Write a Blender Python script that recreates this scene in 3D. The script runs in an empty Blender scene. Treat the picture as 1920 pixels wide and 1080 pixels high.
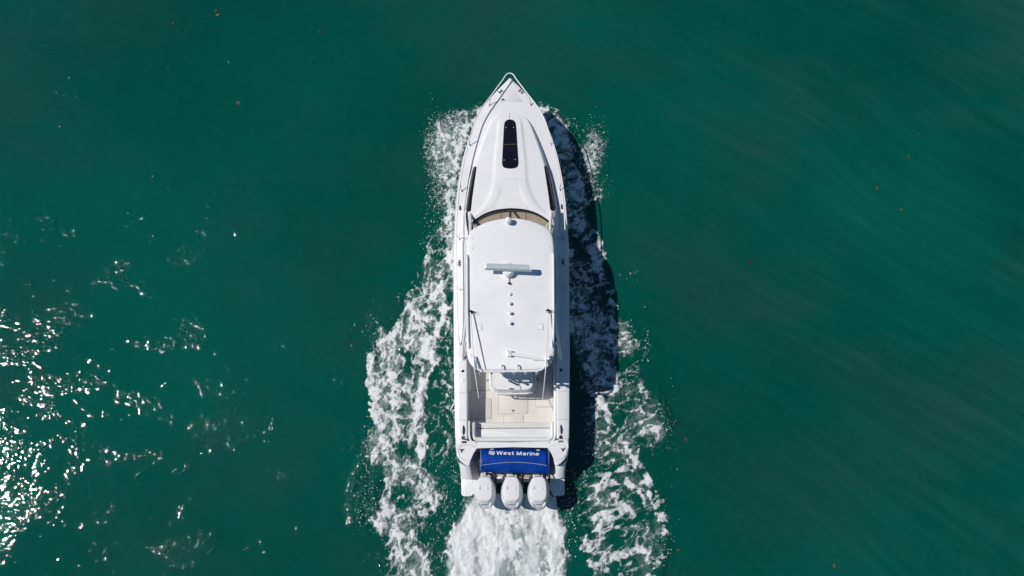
import bpy, bmesh, math, random
import numpy as np
from mathutils import Vector, Matrix, noise as mnoise
random.seed(11)
R_ = math.radians
# ================= camera, world, sun, exposure =================
sc = bpy.context.scene
COL = sc.collection
FPX, HCAM, TILT, XCAM = 1300.0, 23.0, math.radians(18.0), 0.007
ST, CT = math.sin(TILT), math.cos(TILT)
cam_d = bpy.data.cameras.new('camera'); cam = bpy.data.objects.new('camera', cam_d); COL.objects.link(cam)
cam_d.sensor_width = 36.0; cam_d.lens = 36.0 * FPX / 1920.0; cam_d.clip_start = .5; cam_d.clip_end = 9000
cam.location = (XCAM, 0, HCAM); cam.rotation_euler = (TILT, 0, 0)
sc.camera = cam
SUN_TO = Vector((-.775, .060, 1.0)).normalized()          # direction towards the sun
SUN_EL = math.asin(SUN_TO.z); SUN_AZ = math.atan2(SUN_TO.x, SUN_TO.y)
world = bpy.data.worlds.new('World'); sc.world = world; world.use_nodes = True
wn = world.node_tree.nodes; wl = world.node_tree.links
sky = wn.new('ShaderNodeTexSky'); sky.sky_type = 'NISHITA'; sky.sun_disc = False
sky.sun_elevation = SUN_EL; sky.sun_rotation = SUN_AZ; sky.air_density = 1.0; sky.dust_density = .0; sky.ozone_density = 1.5
hs = wn.new('ShaderNodeHueSaturation'); hs.inputs['Saturation'].default_value = 1.22      # the clear deep-blue sky that the blue shade on deck implies
wl.new(sky.outputs[0], hs.inputs['Color']); wl.new(hs.outputs[0], wn['Background'].inputs[0]); wn['Background'].inputs[1].default_value = 0.056
sun_d = bpy.data.lights.new('sun', 'SUN'); sun = bpy.data.objects.new('sun', sun_d); COL.objects.link(sun)
sun_d.energy = 3.7; sun_d.angle = R_(.5); sun_d.color = (1.0, .945, .88)
sun.rotation_euler = SUN_TO.to_track_quat('Z', 'Y').to_euler(); sun.location = (-30, 5, 40)
vs = sc.view_settings; vs.view_transform = 'Standard'; vs.look = 'None'; vs.exposure = 0.0; vs.gamma = 1.0; vs.use_curve_mapping = False
sc.render.engine = 'CYCLES'
sc.cycles.use_denoising = True; sc.cycles.use_adaptive_sampling = False; sc.cycles.max_bounces = 8; sc.cycles.transparent_max_bounces = 12
sc.cycles.sample_clamp_indirect = 4.0
sc.cycles.caustics_reflective = False; sc.cycles.caustics_refractive = False

def at(px, py, z=0.0):
    """the point at height z that the photo shows at pixel (px, py)"""
    u, v = px - 960.0, 540.0 - py
    s = (HCAM - z) / (FPX * CT - v * ST)
    return (XCAM + u * s, (FPX * ST + v * CT) * s, z)

# ================= noise fields for foam and waves =================

RNG = np.random.RandomState(7)
def hash2(ix, iy, k):
    h = (ix.astype(np.int64) * 374761393 + iy.astype(np.int64) * 668265263 + k * 982451653) & 0x7fffffff
    h = ((h ^ (h >> 13)) * 1274126177) & 0x7fffffff
    h = ((h ^ (h >> 16)) * 1103515245 + 12345) & 0x7fffffff
    return ((h >> 7) & 0xffff) / 65535.0
def vnoise(x, y, k):
    ix, iy = np.floor(x), np.floor(y); fx, fy = x - ix, y - iy
    fx = fx*fx*fx*(fx*(fx*6-15)+10); fy = fy*fy*fy*(fy*(fy*6-15)+10)
    a, b = hash2(ix, iy, k), hash2(ix+1, iy, k); c, d = hash2(ix, iy+1, k), hash2(ix+1, iy+1, k)
    return (a*(1-fx)+b*fx)*(1-fy) + (c*(1-fx)+d*fx)*fy
def fbm(x, y, k, octs=4, gain=.5):
    s = 0; a = 1; t = 0
    for i in range(octs):
        c, q = math.cos(.6*i+.3), math.sin(.6*i+.3)
        s = s + a*vnoise((c*x-q*y)*2**i + 13.7*i, (q*x+c*y)*2**i, k+i); t += a; a *= gain
    return s/t
def worley(x, y, k):
    ix, iy = np.floor(x), np.floor(y)
    f1 = np.full(x.shape, 9.); f2 = f1.copy()
    for dx in (-1, 0, 1):
        for dy in (-1, 0, 1):
            cx, cy = ix+dx, iy+dy
            d = np.hypot(cx + hash2(cx, cy, k) - x, cy + hash2(cx, cy, k+5) - y)
            f2 = np.minimum(f2, np.maximum(f1, d)); f1 = np.minimum(f1, d)
    return f1, f2
def sst(a, b, x):
    t = np.clip((x-a)/(b-a), 0, 1); return t*t*(3-2*t)
def poly_sd(X, Y, pts):
    """signed distance to a polygon (positive inside), metres"""
    d = np.full(X.shape, 1e9); ins = np.zeros(X.shape, bool); n = len(pts)
    for i in range(n):
        (ax, ay), (bx, by) = pts[i], pts[(i+1) % n]
        ex, ey = bx-ax, by-ay; wx, wy = X-ax, Y-ay
        t = np.clip((wx*ex+wy*ey)/(ex*ex+ey*ey+1e-12), 0, 1)
        d = np.minimum(d, (wx-ex*t)**2+(wy-ey*t)**2)
        c = ((ay <= Y) & (by > Y)) | ((by <= Y) & (ay > Y))
        with np.errstate(divide='ignore', invalid='ignore'):
            ins ^= c & (X < ax + (Y-ay)*ex/(ey if ey else 1e-12))
    d = np.sqrt(d); return np.where(ins, d, -d)
def line_d(X, Y, pts):
    d = np.full(X.shape, 1e9)
    for (ax, ay), (bx, by) in zip(pts, pts[1:]):
        ex, ey = bx-ax, by-ay
        t = np.clip(((X-ax)*ex+(Y-ay)*ey)/(ex*ex+ey*ey+1e-12), 0, 1)
        d = np.minimum(d, np.hypot(X-ax-ex*t, Y-ay-ey*t))
    return d
PX = lambda pts: [at(a, b)[:2] for a, b in pts]

# foam areas traced on the photo: (outline, density inside, edge softness in m)
PORT = [
 ([(905,196),(872,214),(838,228),(810,232),(801,262),(803,300),(812,335),(818,380),(823,425),(845,470),(868,470),(868,300)], .42, .35),
 ([(885,232),(862,250),(845,300),(838,360),(835,420),(838,470),(870,470),(870,330)], .46, .35),
 ([(835,400),(822,428),(803,458),(795,490),(772,540),(760,572),(757,605),(738,626),(716,614),(699,640),(697,655),(692,690),(697,735),(697,775),(700,800),(692,830),(700,862),(722,880),(790,880),(800,820),(795,760),(815,690),(850,640),(868,560),(868,400)], .50, .12),
 ([(850,640),(815,690),(800,760),(800,830),(790,880),(868,880),(868,640)], .11, .40),
 ([(715,860),(722,905),(716,950),(704,978),(706,1000),(722,1008),(728,1040),(722,1330),(795,1330),(808,1040),(800,990),(800,945),(838,925),(790,880),(780,850)], .46, .16),
 ([(800,930),(800,1330),(850,1330),(860,1000),(870,930),(868,860),(790,860)], .09, .35),
 ([(716,612),(736,628),(722,640),(700,655),(695,638),(702,622)], .40, .12),
 ([(690,800),(682,840),(684,868),(700,880),(712,860),(704,800)], .24, .18),
 ([(655,905),(700,893),(722,910),(716,950),(700,960),(690,985),(668,980),(652,950)], .05, .18),  # isolated sun glitter, put in as thin foam
]
STBD = [
 ([(985,190),(1040,216),(1058,226),(1068,262),(1080,300),(1092,340),(1098,372),(1092,402),(1110,440),(1118,470),(1100,520),(1020,520),(985,300)], .75, .30),
 ([(1100,262),(1116,250),(1128,262),(1126,292),(1116,322),(1106,345),(1094,330),(1092,300)], .42, .26),
 ([(1108,345),(1135,350),(1132,372),(1110,385)], .2, .25),
 ([(1060,470),(1100,440),(1113,452),(1124,485),(1128,520),(1146,548),(1152,585),(1150,640),(1152,700),(1150,742),(1108,746),(1090,700),(1075,640),(1064,560)], .85, .14),
 ([(1114,450),(1126,452),(1138,478),(1132,492),(1120,480)], .5, .10),
 ([(1148,596),(1158,590),(1172,602),(1184,600),(1186,625),(1182,640),(1206,642),(1212,655),(1200,668),(1194,690),(1196,710),(1206,722),(1232,752),(1246,790),(1250,820),(1236,845),(1222,862),(1200,840),(1170,790),(1148,760)], .34, .14),
 ([(1106,742),(1146,738),(1150,770),(1170,795),(1186,830),(1202,860),(1206,890),(1222,918),(1226,945),(1242,965),(1250,1000),(1258,1022),(1240,1042),(1232,1075),(1240,1330),(1120,1330),(1100,1060),(1112,1010),(1090,990),(1085,940),(1104,880),(1102,800)], .28, .14),
 ([(1128,742),(1150,742),(1160,775),(1182,805),(1192,840),(1206,862),(1212,890),(1196,880),(1178,850),(1160,812),(1142,790)], .40, .10),
 ([(1085,900),(1064,930),(1056,960),(1060,985),(1085,1000),(1110,985),(1110,900)], .10, .22),
 ([(1108,746),(1070,780),(1066,900),(1102,900)], .05, .35),
 ([(1180,985),(1208,970),(1246,1000),(1258,1022),(1240,1045),(1200,1035),(1172,1010)], .28, .14),
 ([(1152,1062),(1180,1060),(1176,1330),(1140,1330)], .75, .15),
]
MIST = [
 ([(880,214),(845,226),(812,238),(803,264),(806,300),(815,335),(822,370),(835,420),(860,420),(872,300)], .62, .45),
 ([(850,250),(836,300),(832,380),(832,470),(860,520),(868,480),(868,300)], .62, .35),
 ([(985,190),(1036,214),(1060,232),(1066,262),(1082,310),(1094,360),(1090,405),(1020,420),(985,300)], .62, .35),
 ([(1100,264),(1116,252),(1127,264),(1124,295),(1112,325),(1100,330),(1090,300)], .66, .28),
 ([(1106,348),(1130,352),(1128,370),(1112,378)], .42, .25),
 ([(850,560),(835,640),(830,720),(845,760),(868,760),(868,520)], .30, .45),
 ([(1062,560),(1080,640),(1100,720),(1140,740),(1150,640),(1110,520),(1062,460)], .68, .45),
 ([(1108,746),(1098,830),(1080,900),(1100,930),(1140,850),(1140,760)], .22, .35),
 ([(790,700),(770,760),(780,840),(830,860),(850,760)], .08, .5),
]
STREAK_S = [[(1030,215),(1058,245),(1074,300),(1088,360),(1090,400)],[(1148,600),(1156,625),(1152,660),(1154,700),(1152,740)],[(1234,930),(1246,985),(1252,1020),(1240,1048)],[(1160,880),(1178,905),(1200,930),(1222,952)],[(1136,1064),(1160,1060),(1166,1085)],[(1112,980),(1130,962),(1165,956),(1180,968)],[(1096,1012),(1125,990),(1150,975),(1168,968)],[(1092,1028),(1118,1014),(1155,985)],[(1110,1052),(1150,1040),(1190,1028),(1215,1030)],[(1150,930),(1172,955),(1186,972)],[(1128,750),(1146,790),(1158,812),(1176,845),(1192,868)],[(1212,890),(1222,930),(1240,975),(1250,1010)],[(1128,892),(1150,885),(1168,880)],[(1105,930),(1128,915),(1150,905)]]
STREAK_P = [[(905,205),(878,240),(858,290),(846,350),(842,420)],[(850,470),(838,520),(812,560),(795,600)],[(850,560),(828,610),(800,650),(770,690)],[(820,680),(790,730),(775,790),(768,840)],[(740,700),(735,760),(745,820),(735,870)],[(748,560),(757,600),(740,624),(712,648),(698,672),(694,700),(699,740),(698,770)],[(770,545),(757,575)],[(785,815),(790,830),(783,850)],[(800,930),(812,940),(806,960),(790,962)],[(700,978),(712,985),(740,992)],[(735,985),(748,1010),(742,1040)]]
WASH = ([(884,918),(892,906),(930,908),(980,908),(1026,906),(1034,918),(1042,960),(1052,985),(1058,1020),(1062,1050),(1070,1330),(828,1330),(838,1050),(842,1010),(858,975),(872,950)], .97, .22)

def density(X, Y, areas, wob=.5):
    wx = X + wob*.5*(fbm(X*1.7, Y*1.7, 31, 3)-.5) + wob*.35*(fbm(X*6, Y*6, 33, 2)-.5)
    wy = Y + wob*.5*(fbm(X*1.7, Y*1.7, 41, 3)-.5) + wob*.35*(fbm(X*6, Y*6, 43, 2)-.5)
    D = np.zeros(X.shape)
    for pts, den, soft in areas:
        sd = poly_sd(wx, wy, PX(pts))
        D = np.maximum(D, den*sst(-soft, soft, sd))
    return D, wx, wy
def lace3(X, Y, t, k0=0, flow=(R_(8), 1.2, .78)):
    """foam web: threads on cell borders that thicken with t into a sheet with holes"""
    cf, sf = math.cos(flow[0]), math.sin(flow[0]); x, y = (cf*X - sf*Y)*flow[1], (sf*X + cf*Y)*flow[2]
    gx = fbm(x*1.3, y*1.3, 51+k0, 4)-.5; gy = fbm(x*1.3, y*1.3, 61+k0, 4)-.5
    hx = fbm(x*4.5, y*4.5, 71+k0, 4, .6)-.5; hy = fbm(x*4.5, y*4.5, 81+k0, 4, .6)-.5
    x2, y2 = x+1.0*gx+.40*hx, y+1.0*gy+.40*hy
    cs = []
    for sc, th, so, k in ((2.1, 1., .20, 1), (4.7, 1.3, .32, 11), (10.5, 1.7, .6, 21)):
        f1, f2 = worley(x2*sc, y2*sc, k+k0); e = f2-f1
        cs.append(1-sst(th*t, th*t+so, e))
    return cs
def foam_field(X, Y, areas, streaks=(), flow=(R_(8), 1.2, .78)):
    D, wx, wy = density(X, Y, areas)
    n = fbm(X*1.5+.3*Y, Y*1.1, 101, 5, .55); m = fbm(X*7, Y*6, 121, 4, .6); p = fbm(X*26, Y*24, 131, 3, .6)
    n = np.clip((n-.5)*1.9+.5, 0, 1)
    S = np.zeros(X.shape)
    for s in streaks:
        d = line_d(wx+.10*(m-.5), wy+.10*(m-.5), PX(s)); S = np.maximum(S, 1-sst(.0, .17, d))
    t = np.clip(D*(-.04+.62*n) + .36*S*(.5+m) + .42*D*(m-.5), 0, 1.2)
    c1, c2, c3 = lace3(X, Y, t, 0, flow)
    a = c1*(.30+.70*c2)*(.45+.55*c3)
    a = a*np.clip(.10+1.55*m, .2, 1.25)*(.6+.8*p)
    a = np.clip(a, 0, 1)**1.3*(.72+.5*n)
    a = a + (1-a)*np.clip(.50*sst(.05, .5, D)*np.clip(1.6*n*(.3+m*1.2)*(.2+1.6*p)-.28, 0, 1), 0, .5)
    Dm, _, _ = density(X, Y, MIST, .9)
    g = fbm(X*14, Y*11, 141, 4, .65)
    a = np.maximum(a, np.clip(1.9*(g-.5) + 1.1*(p-.5) + 1.35*Dm*(.5+m) - .38, 0, 1)*sst(.02, .2, Dm)*.95)
    D = np.maximum(D, Dm)
    a = a*sst(.02, .16, D+.5*S)
    return np.clip(a, 0, 1), D
def lace(X, Y):
    c = lace3(X, Y, np.full(X.shape, .25)); return c[1]

# ================= materials =================
def mat(name, col, rough=.5, metal=0., spec=.5, coat=0., bump=0., bscale=200., var=0., vscale=3., ior=None):
    m = bpy.data.materials.new(name); m.use_nodes = True
    N, L = m.node_tree.nodes, m.node_tree.links; b = N['Principled BSDF']
    b.inputs['Base Color'].default_value = (*col, 1); b.inputs['Roughness'].default_value = rough
    b.inputs['Metallic'].default_value = metal; b.inputs['Specular IOR Level'].default_value = spec
    b.inputs['Coat Weight'].default_value = coat; b.inputs['Coat Roughness'].default_value = .06
    tc = N.new('ShaderNodeTexCoord')
    if var:
        n = N.new('ShaderNodeTexNoise'); n.inputs['Scale'].default_value = vscale; n.inputs['Detail'].default_value = 6
        n.inputs['Roughness'].default_value = .65
        r = N.new('ShaderNodeMapRange'); r.inputs[1].default_value = .3; r.inputs[2].default_value = .7
        r.inputs[3].default_value = 1 - var; r.inputs[4].default_value = 1 + var * .3
        mx = N.new('ShaderNodeMix'); mx.data_type = 'RGBA'; mx.blend_type = 'MULTIPLY'; mx.inputs[0].default_value = 1
        mx.inputs[6].default_value = (*col, 1)
        L.new(tc.outputs['Object'], n.inputs['Vector']); L.new(n.outputs[0], r.inputs[0])
        L.new(r.outputs[0], mx.inputs[7]); L.new(mx.outputs[2], b.inputs['Base Color'])
        r2 = N.new('ShaderNodeMapRange'); r2.inputs[1].default_value = .3; r2.inputs[2].default_value = .7
        r2.inputs[3].default_value = max(.03, rough * .8); r2.inputs[4].default_value = min(1, rough * 1.25)
        L.new(n.outputs[0], r2.inputs[0]); L.new(r2.outputs[0], b.inputs['Roughness'])
    if bump:
        n2 = N.new('ShaderNodeTexNoise'); n2.inputs['Scale'].default_value = bscale; n2.inputs['Detail'].default_value = 3
        bp = N.new('ShaderNodeBump'); bp.inputs['Strength'].default_value = bump; bp.inputs['Distance'].default_value = .004
        L.new(tc.outputs['Object'], n2.inputs['Vector']); L.new(n2.outputs[0], bp.inputs['Height']); L.new(bp.outputs[0], b.inputs['Normal'])
    return m
M = dict(
    gel=mat('white_gelcoat', (.80, .80, .805), .22, coat=.25, var=.05, vscale=1.6),
    deck=mat('white_nonskid_deck', (.77, .77, .775), .4, var=.03, vscale=2.2),
    roof=mat('white_roof_gelcoat', (.80, .80, .81), .38, coat=.1, var=.05, vscale=1.1),
    sole=mat('offwhite_cockpit_sole', (.67, .645, .605), .6, bump=.06, bscale=60, var=.09, vscale=3),
    vinyl=mat('pale_grey_vinyl', (.62, .62, .615), .5, bump=.15, bscale=60, var=.05, vscale=4),
    bolster=mat('white_vinyl_bolster', (.72, .73, .73), .38, bump=.1, bscale=60, var=.04, vscale=4),
    glass=mat('black_tinted_acrylic', (.008, .008, .012), .12, coat=.3, var=.25, vscale=6),
    black=mat('black_rubber', (.015, .015, .018), .5),
    hole=mat('dark_opening', (.01, .01, .014), .7),
    sidelight=mat('black_side_glass', (.006, .006, .009), .3, spec=.2),
    frame=mat('gloss_black_frame', (.012, .013, .018), .18, coat=.4),
    steel=mat('polished_steel', (.62, .63, .65), .25, metal=1.),
    white=mat('white_painted_tube', (.80, .80, .81), .28, coat=.2),
    tan=mat('tan_dash_vinyl', (.46, .385, .30), .6, bump=.2, bscale=120, var=.1, vscale=5),
    gasket=mat('grey_seam_gasket', (.16, .16, .17), .7),
    softseam=mat('pale_seam', (.42, .42, .43), .6),
    radar=mat('grey_radar_fairing', (.46, .52, .55), .4, var=.04),
    blue=mat('blue_vinyl', (.0008, .048, .32), .4, spec=.25, bump=.5, bscale=9, var=.28, vscale=4.),
    bluedge=mat('pale_blue_piping', (.42, .52, .72), .5),
    letter=mat('white_print', (.80, .82, .85), .5),
    well=mat('grey_motor_well', (.50, .49, .485), .5, var=.3, vscale=5),
    brass=mat('stained_fittings', (.36, .28, .16), .45, var=.4, vscale=20),
    navy=mat('dark_blue_cleat_cover', (.012, .012, .05), .35, coat=.2),
    motor=mat('white_outboard_paint', (.78, .785, .79), .2, coat=.4, var=.03, vscale=3),
    motorgrey=mat('grey_outboard_trim', (.46, .48, .50), .35),
    slot=mat('dark_intake_slot', (.05, .053, .06), .5),
    green=mat('pale_green_trim', (.45, .55, .45), .5),
    weed=mat('orange_brown_weed', (.19, .09, .015), .6, var=.4, vscale=25),
    weedg=mat('olive_weed', (.075, .08, .02), .6, var=.4, vscale=25),
    weedd=mat('dark_weed', (.02, .02, .012), .6),
)

# ================= mesh helpers =================
def finish(name, bm, m, parent=None, ang=32, smooth=True):
    me = bpy.data.meshes.new(name); bmesh.ops.recalc_face_normals(bm, faces=bm.faces[:]); bm.to_mesh(me); bm.free()
    me.materials.append(M[m] if isinstance(m, str) else m)
    if smooth:
        me.shade_smooth(); me.set_sharp_from_angle(angle=R_(ang))
    o = bpy.data.objects.new(name, me); COL.objects.link(o)
    if parent is not None: o.parent = parent
    return o
def tag(o, label=None, cat=None, group=None, kind=None):
    for k, v in (('label', label), ('category', cat), ('group', group), ('kind', kind)):
        if v: o[k] = v
    return o
def tube(bm, pts, r, seg=8, cap=True, radii=None):
    pts = [Vector(p) for p in pts]; rings = []; n = len(pts); up = None
    for i, p in enumerate(pts):
        t = (pts[min(i+1, n-1)] - pts[max(i-1, 0)]).normalized()
        if up is None:
            up = Vector((0, 0, 1)) if abs(t.z) < .9 else Vector((0, 1, 0))
        a = t.cross(up).normalized(); b = a.cross(t).normalized(); up = b
        rr = radii[i] if radii else r
        rings.append([bm.verts.new(p + (a*math.cos(q) + b*math.sin(q))*rr) for q in [2*math.pi*k/seg for k in range(seg)]])
    for A, B in zip(rings, rings[1:]):
        for k in range(seg):
            bm.faces.new((A[k], A[(k+1) % seg], B[(k+1) % seg], B[k]))
    if cap:
        bm.faces.new(rings[0][::-1]); bm.faces.new(rings[-1])
def lathe(bm, c, prof, seg=16, axis=None):
    """prof: list of (r, z) from bottom to top around c"""
    c = Vector(c); q = (Vector(axis).normalized().to_track_quat('Z', 'Y').to_matrix() if axis is not None else Matrix.Identity(3)); rings = []
    for r, z in prof:
        rings.append([bm.verts.new(c + q @ Vector((r*math.cos(2*math.pi*k/seg), r*math.sin(2*math.pi*k/seg), z))) for k in range(seg)])
    for A, B in zip(rings, rings[1:]):
        for k in range(seg):
            bm.faces.new((A[k], A[(k+1) % seg], B[(k+1) % seg], B[k]))
    bm.faces.new(rings[0][::-1]); bm.faces.new(rings[-1])
def loft(bm, rings, close=True, caps=True):
    rv = [[bm.verts.new(p) for p in r] for r in rings]; n = len(rv[0])
    for A, B in zip(rv, rv[1:]):
        for k in range(n if close else n-1):
            try: bm.faces.new((A[k], A[(k+1) % n], B[(k+1) % n], B[k]))
            except ValueError: pass
    if caps and close:
        bm.faces.new(rv[0][::-1]); bm.faces.new(rv[-1])
    return rv
def slab(bm, outline, z0, z1, bev=.01, seg=2, slope=None):
    """a closed outline (list of xy or xyz) raised from z0 to z1 with rounded top edges; z may be functions of (x, y)"""
    f0 = z0 if callable(z0) else (lambda x, y: z0); f1 = z1 if callable(z1) else (lambda x, y: z1)
    lo = [bm.verts.new((p[0], p[1], f0(p[0], p[1]))) for p in outline]; hi = [bm.verts.new((p[0], p[1], f1(p[0], p[1]))) for p in outline]
    n = len(lo); top = bm.faces.new(hi); bm.faces.new(lo[::-1])
    for k in range(n): bm.faces.new((lo[k], lo[(k+1) % n], hi[(k+1) % n], hi[k]))
    if bev:
        bmesh.ops.bevel(bm, geom=list(top.edges), offset=bev, segments=seg, profile=.5, affect='EDGES', clamp_overlap=True)
def rrect(x0, x1, y0, y1, r, seg=4):
    out = []
    for cx, cy, a0 in ((x1-r, y1-r, 0), (x0+r, y1-r, 90), (x0+r, y0+r, 180), (x1-r, y0+r, 270)):
        for k in range(seg+1):
            a = R_(a0 + 90*k/seg); out.append((cx + r*math.cos(a), cy + r*math.sin(a)))
    return out
def roundcorners(pts, r, seg=4):
    pts = [Vector(p[:2]) for p in pts]; out = []; n = len(pts)
    for i in range(n):
        p, a, b = pts[i], pts[i-1], pts[(i+1) % n]
        da, db = (a-p), (b-p); k = min(r, da.length*.45, db.length*.45)
        A, B = p + da.normalized()*k, p + db.normalized()*k
        for j in range(seg+1):
            t = j/seg; out.append(tuple((1-t)**2*A + 2*t*(1-t)*p + t*t*B))
    return out
def smoothline(pts, sub=4):
    """Catmull-Rom through points"""
    P = [Vector(p) for p in pts]; out = []
    for i in range(len(P)-1):
        a, b, c, d = P[max(i-1, 0)], P[i], P[i+1], P[min(i+2, len(P)-1)]
        for k in range(sub):
            t = k/sub
            out.append(.5*((2*b) + (c-a)*t + (2*a-5*b+4*c-d)*t*t + (3*b-a-3*c+d)*t*t*t))
    out.append(P[-1]); return out
def sst1(a, b, x):
    t = min(1, max(0, (x-a)/(b-a))); return t*t*(3-2*t)

# ================= the boat =================
YAW = R_(.3)
boat = bpy.data.objects.new('motor_boat', None); COL.objects.link(boat); boat.rotation_euler = (0, R_(-1.06), YAW); boat.location = (.045, 0, 0)   # a slight heel to port
tag(boat, 'white cabin motor boat with hardtop and three outboard motors speeding through green water', 'boat')
cy_, sy_ = math.cos(YAW), math.sin(YAW)
def Pb(px, py, z):
    x, y, _ = at(px, py, z)
    return Vector((x*cy_ + y*sy_, -x*sy_ + y*cy_, z))
def cpx(py): return 959.5 - (940 - py) * .0052
def E(py, hw, z):
    """half breadth and station (boat axes) of a point hw pixels off the centreline in row py"""
    c = cpx(py); a, b = Pb(c-hw, py, z), Pb(c+hw, py, z)
    return (b.x-a.x)/2, (a.y+b.y)/2
def interp(tab):
    xs = [t[0] for t in tab]; ys = [t[1] for t in tab]
    if xs[0] > xs[-1]: xs, ys = xs[::-1], ys[::-1]
    return lambda v: float(np.interp(v, xs, ys))
zs_px = interp([(140, 2.0), (200, 1.9), (300, 1.72), (450, 1.5), (600, 1.36), (737, 1.26), (830, 1.22), (900, 1.2)])
HW = [(147.2, .6), (150, 4.), (153, 7), (158, 12.4), (165, 19.4), (178, 31.8), (190, 42.8), (205, 53.6), (217, 60.3), (237, 69.6), (256, 76.8), (276, 83.4), (295, 88.6), (315, 92.8),
      (339, 97.4), (378, 102.4), (417, 105), (456, 106.6), (494, 107.3), (577, 107.6), (674, 107.6), (737, 107), (788, 106.6), (819, 105.8), (838, 105), (853, 103.2)]
SH = []                                                    # sheer: (y, half breadth, z)
for py, hw in HW:
    z = zs_px(py); x, y = E(py, hw, z); SH.append((y, x, z))
zsheer = interp([(a, c) for a, b, c in SH]); xsheer = interp([(a, b) for a, b, c in SH])
YTIP = SH[0][0]
def Y(py, z): return E(py, 0, z)[1]
def zd(x, y):                                              # deck height
    u = min(1, abs(x)/max(.05, xsheer(y))); return zsheer(y) + .035*(1-u*u)
def side_copies(fn):
    for s in (-1, 1): fn(s)

# ---- hull
bm = bmesh.new()
st = [(y, x, z) for y, x, z in SH]
for py, hw, z in ((864, 101.5, 1.06), (873, 98.5, .90), (884, 97, .70), (897, 96.6, .50)):
    x, y = E(py, hw, z); st.append((y, x, z))
rings = []
ybow = st[0][0]
for y, x, z in st:
    t = min(1, max(0, (ybow - y)/6.5)); fl = .42 + .52*t**.7          # flare: narrow at the waterline forward
    rk = .75*(1-t)**2                                                    # raked stem
    xc = x*fl; zc = max(.12, .55*(1-t)); ze = -.55 + .5*(1-t)**3
    half = [(x, y, z), (x*1.012+.004, y, z-.07), (x*.99, y, z-.16), (x*(.99*.62+fl*.38), y-rk*.35, z*.62+zc*.38), (xc, y-rk*.8, zc), (xc*.93, y-rk*.9, zc-.05), (.0, y-rk*1.6, ze)]
    rings.append([Vector((-a, b, c)) for a, b, c in half] + [Vector(p) for p in half[-2::-1]])
rv = loft(bm, rings, close=False)
bm.faces.new(rv[-1]); 
hull = finish('hull', bm, 'gel', boat, 40)
# rub rail along the sheer
bm = bmesh.new()
path = [(-x+.016, y, z-.055) for y, x, z in reversed(SH)] + [(x-.016, y, z-.055) for y, x, z in SH[1:]]
tube(bm, path, .032, 6); finish('rub_rail', bm, 'white', hull)

# ---- decks
bm = bmesh.new(); rows = []
ys = list(np.linspace(SH[0][0]-.004, Y(452, 1.5), 46))
for y in ys:
    b = xsheer(y); rows.append([Vector((u*b, y, zd(u*b, y) + (-.0 if abs(u) < 1 else 0))) for u in np.linspace(-1, 1, 25)])
loft(bm, rows, close=False); finish('foredeck', bm, 'deck', boat, 25)
def yb(py): return Y(py, zs_px(py))
INN = interp([(440, 86.), (600, 85.5), (690, 84), (840, 83.5)])
for s in (-1, 1):
    rows = []; bmC = bmesh.new()
    for py in list(np.linspace(452, 823, 30)):
        z = zs_px(py); xi, y = E(py, INN(py), z); b = xsheer(y); xm = xi + (b-xi)*.55
        rows.append([Vector((s*a, y, c)) for a, c in ((b, z), (b-.03, z+.012), (xm, z+.04), (xi+.03, z+.045), (xi, z+.03), (xi, z-.1))])
    loft(bmC, rows, close=False); finish('side_deck', bmC, 'gel', boat, 15)
# cockpit lining walls
SOLE = .55
for s in (-1, 1):
    lo = []; hi = []; bm = bmesh.new()
    for py in np.linspace(640, 836, 12):
        z = zs_px(py); xi, y = E(py, INN(py), z); hi.append(Vector((s*xi, y, z-.06))); lo.append(Vector((s*(xi-.012), y, SOLE-.05)))
    hi2 = [p + Vector((s*.04, 0, 0)) for p in hi]; 
    loft(bm, [hi, lo], close=False); finish('cockpit_lining', bm, 'gel', boat)
ymid, yaft, yfor = yb(640), yb(833), yb(420)
bm = bmesh.new()
xw = E(740, 83, 1.25)[0]
slab(bm, [(-xw, yaft), (xw, yaft), (xw, yfor), (-xw, yfor)], SOLE-.12, SOLE, 0)
sole = finish('cockpit_sole', bm, 'sole', boat)
# seam ribbons
def seam(pts, w=.012, m='gasket', parent=None, name='seam', closed=False):
    bm = bmesh.new(); tube(bm, list(pts) + ([pts[0]] if closed else []), w*.5, 4); return finish(name, bm, m, parent if parent is not None else boat)
def hatch(pxs, z, bev=.02, r=.03, lift=.012, m='sole', name='deck_hatch', gap=.012, parent=None):
    o = [Pb(a, b, z) for a, b in pxs]; c = sum(o, Vector())/len(o)
    out = roundcorners(o, r)
    bm = bmesh.new(); g = [(p[0] + (p[0]-c.x)/max(.05, (Vector(p)-c.xy).length)*gap, p[1] + (p[1]-c.y)/max(.05, (Vector(p)-c.xy).length)*gap) for p in out]
    slab(bm, out, z-.01, z+lift, min(bev, lift*.8)); h = finish(name, bm, m, parent if parent is not None else boat)
    bm = bmesh.new(); slab(bm, g, z-.012, z+.003, 0); finish('gasket', bm, 'gasket', h, smooth=False)
    return h
def latch(px, py, z, parent, s=1.):
    bm = bmesh.new(); c = Pb(px, py, z)
    tube(bm, [c + Vector((-.05*s, .035*s, .012)), c + Vector((0, 0, .016)), c + Vector((.05*s, .03*s, .012))], .016*s, 6)
    tube(bm, [c + Vector((0, 0, .012)), c + Vector((.005*s, -.055*s, .012))], .017*s, 6)
    finish('latch', bm, 'black', parent)
hz = SOLE
h1 = hatch([(933, 733), (987.5, 733), (987.5, 775.5), (933, 775.5)], hz); latch(960, 770, hz+.012, h1, .75)
hatch([(943, 778.5), (979, 778.5), (979, 795), (943, 795)], hz)
hatch([(872.5, 747.5), (919, 747.5), (919, 785), (872.5, 785)], hz)
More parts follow.
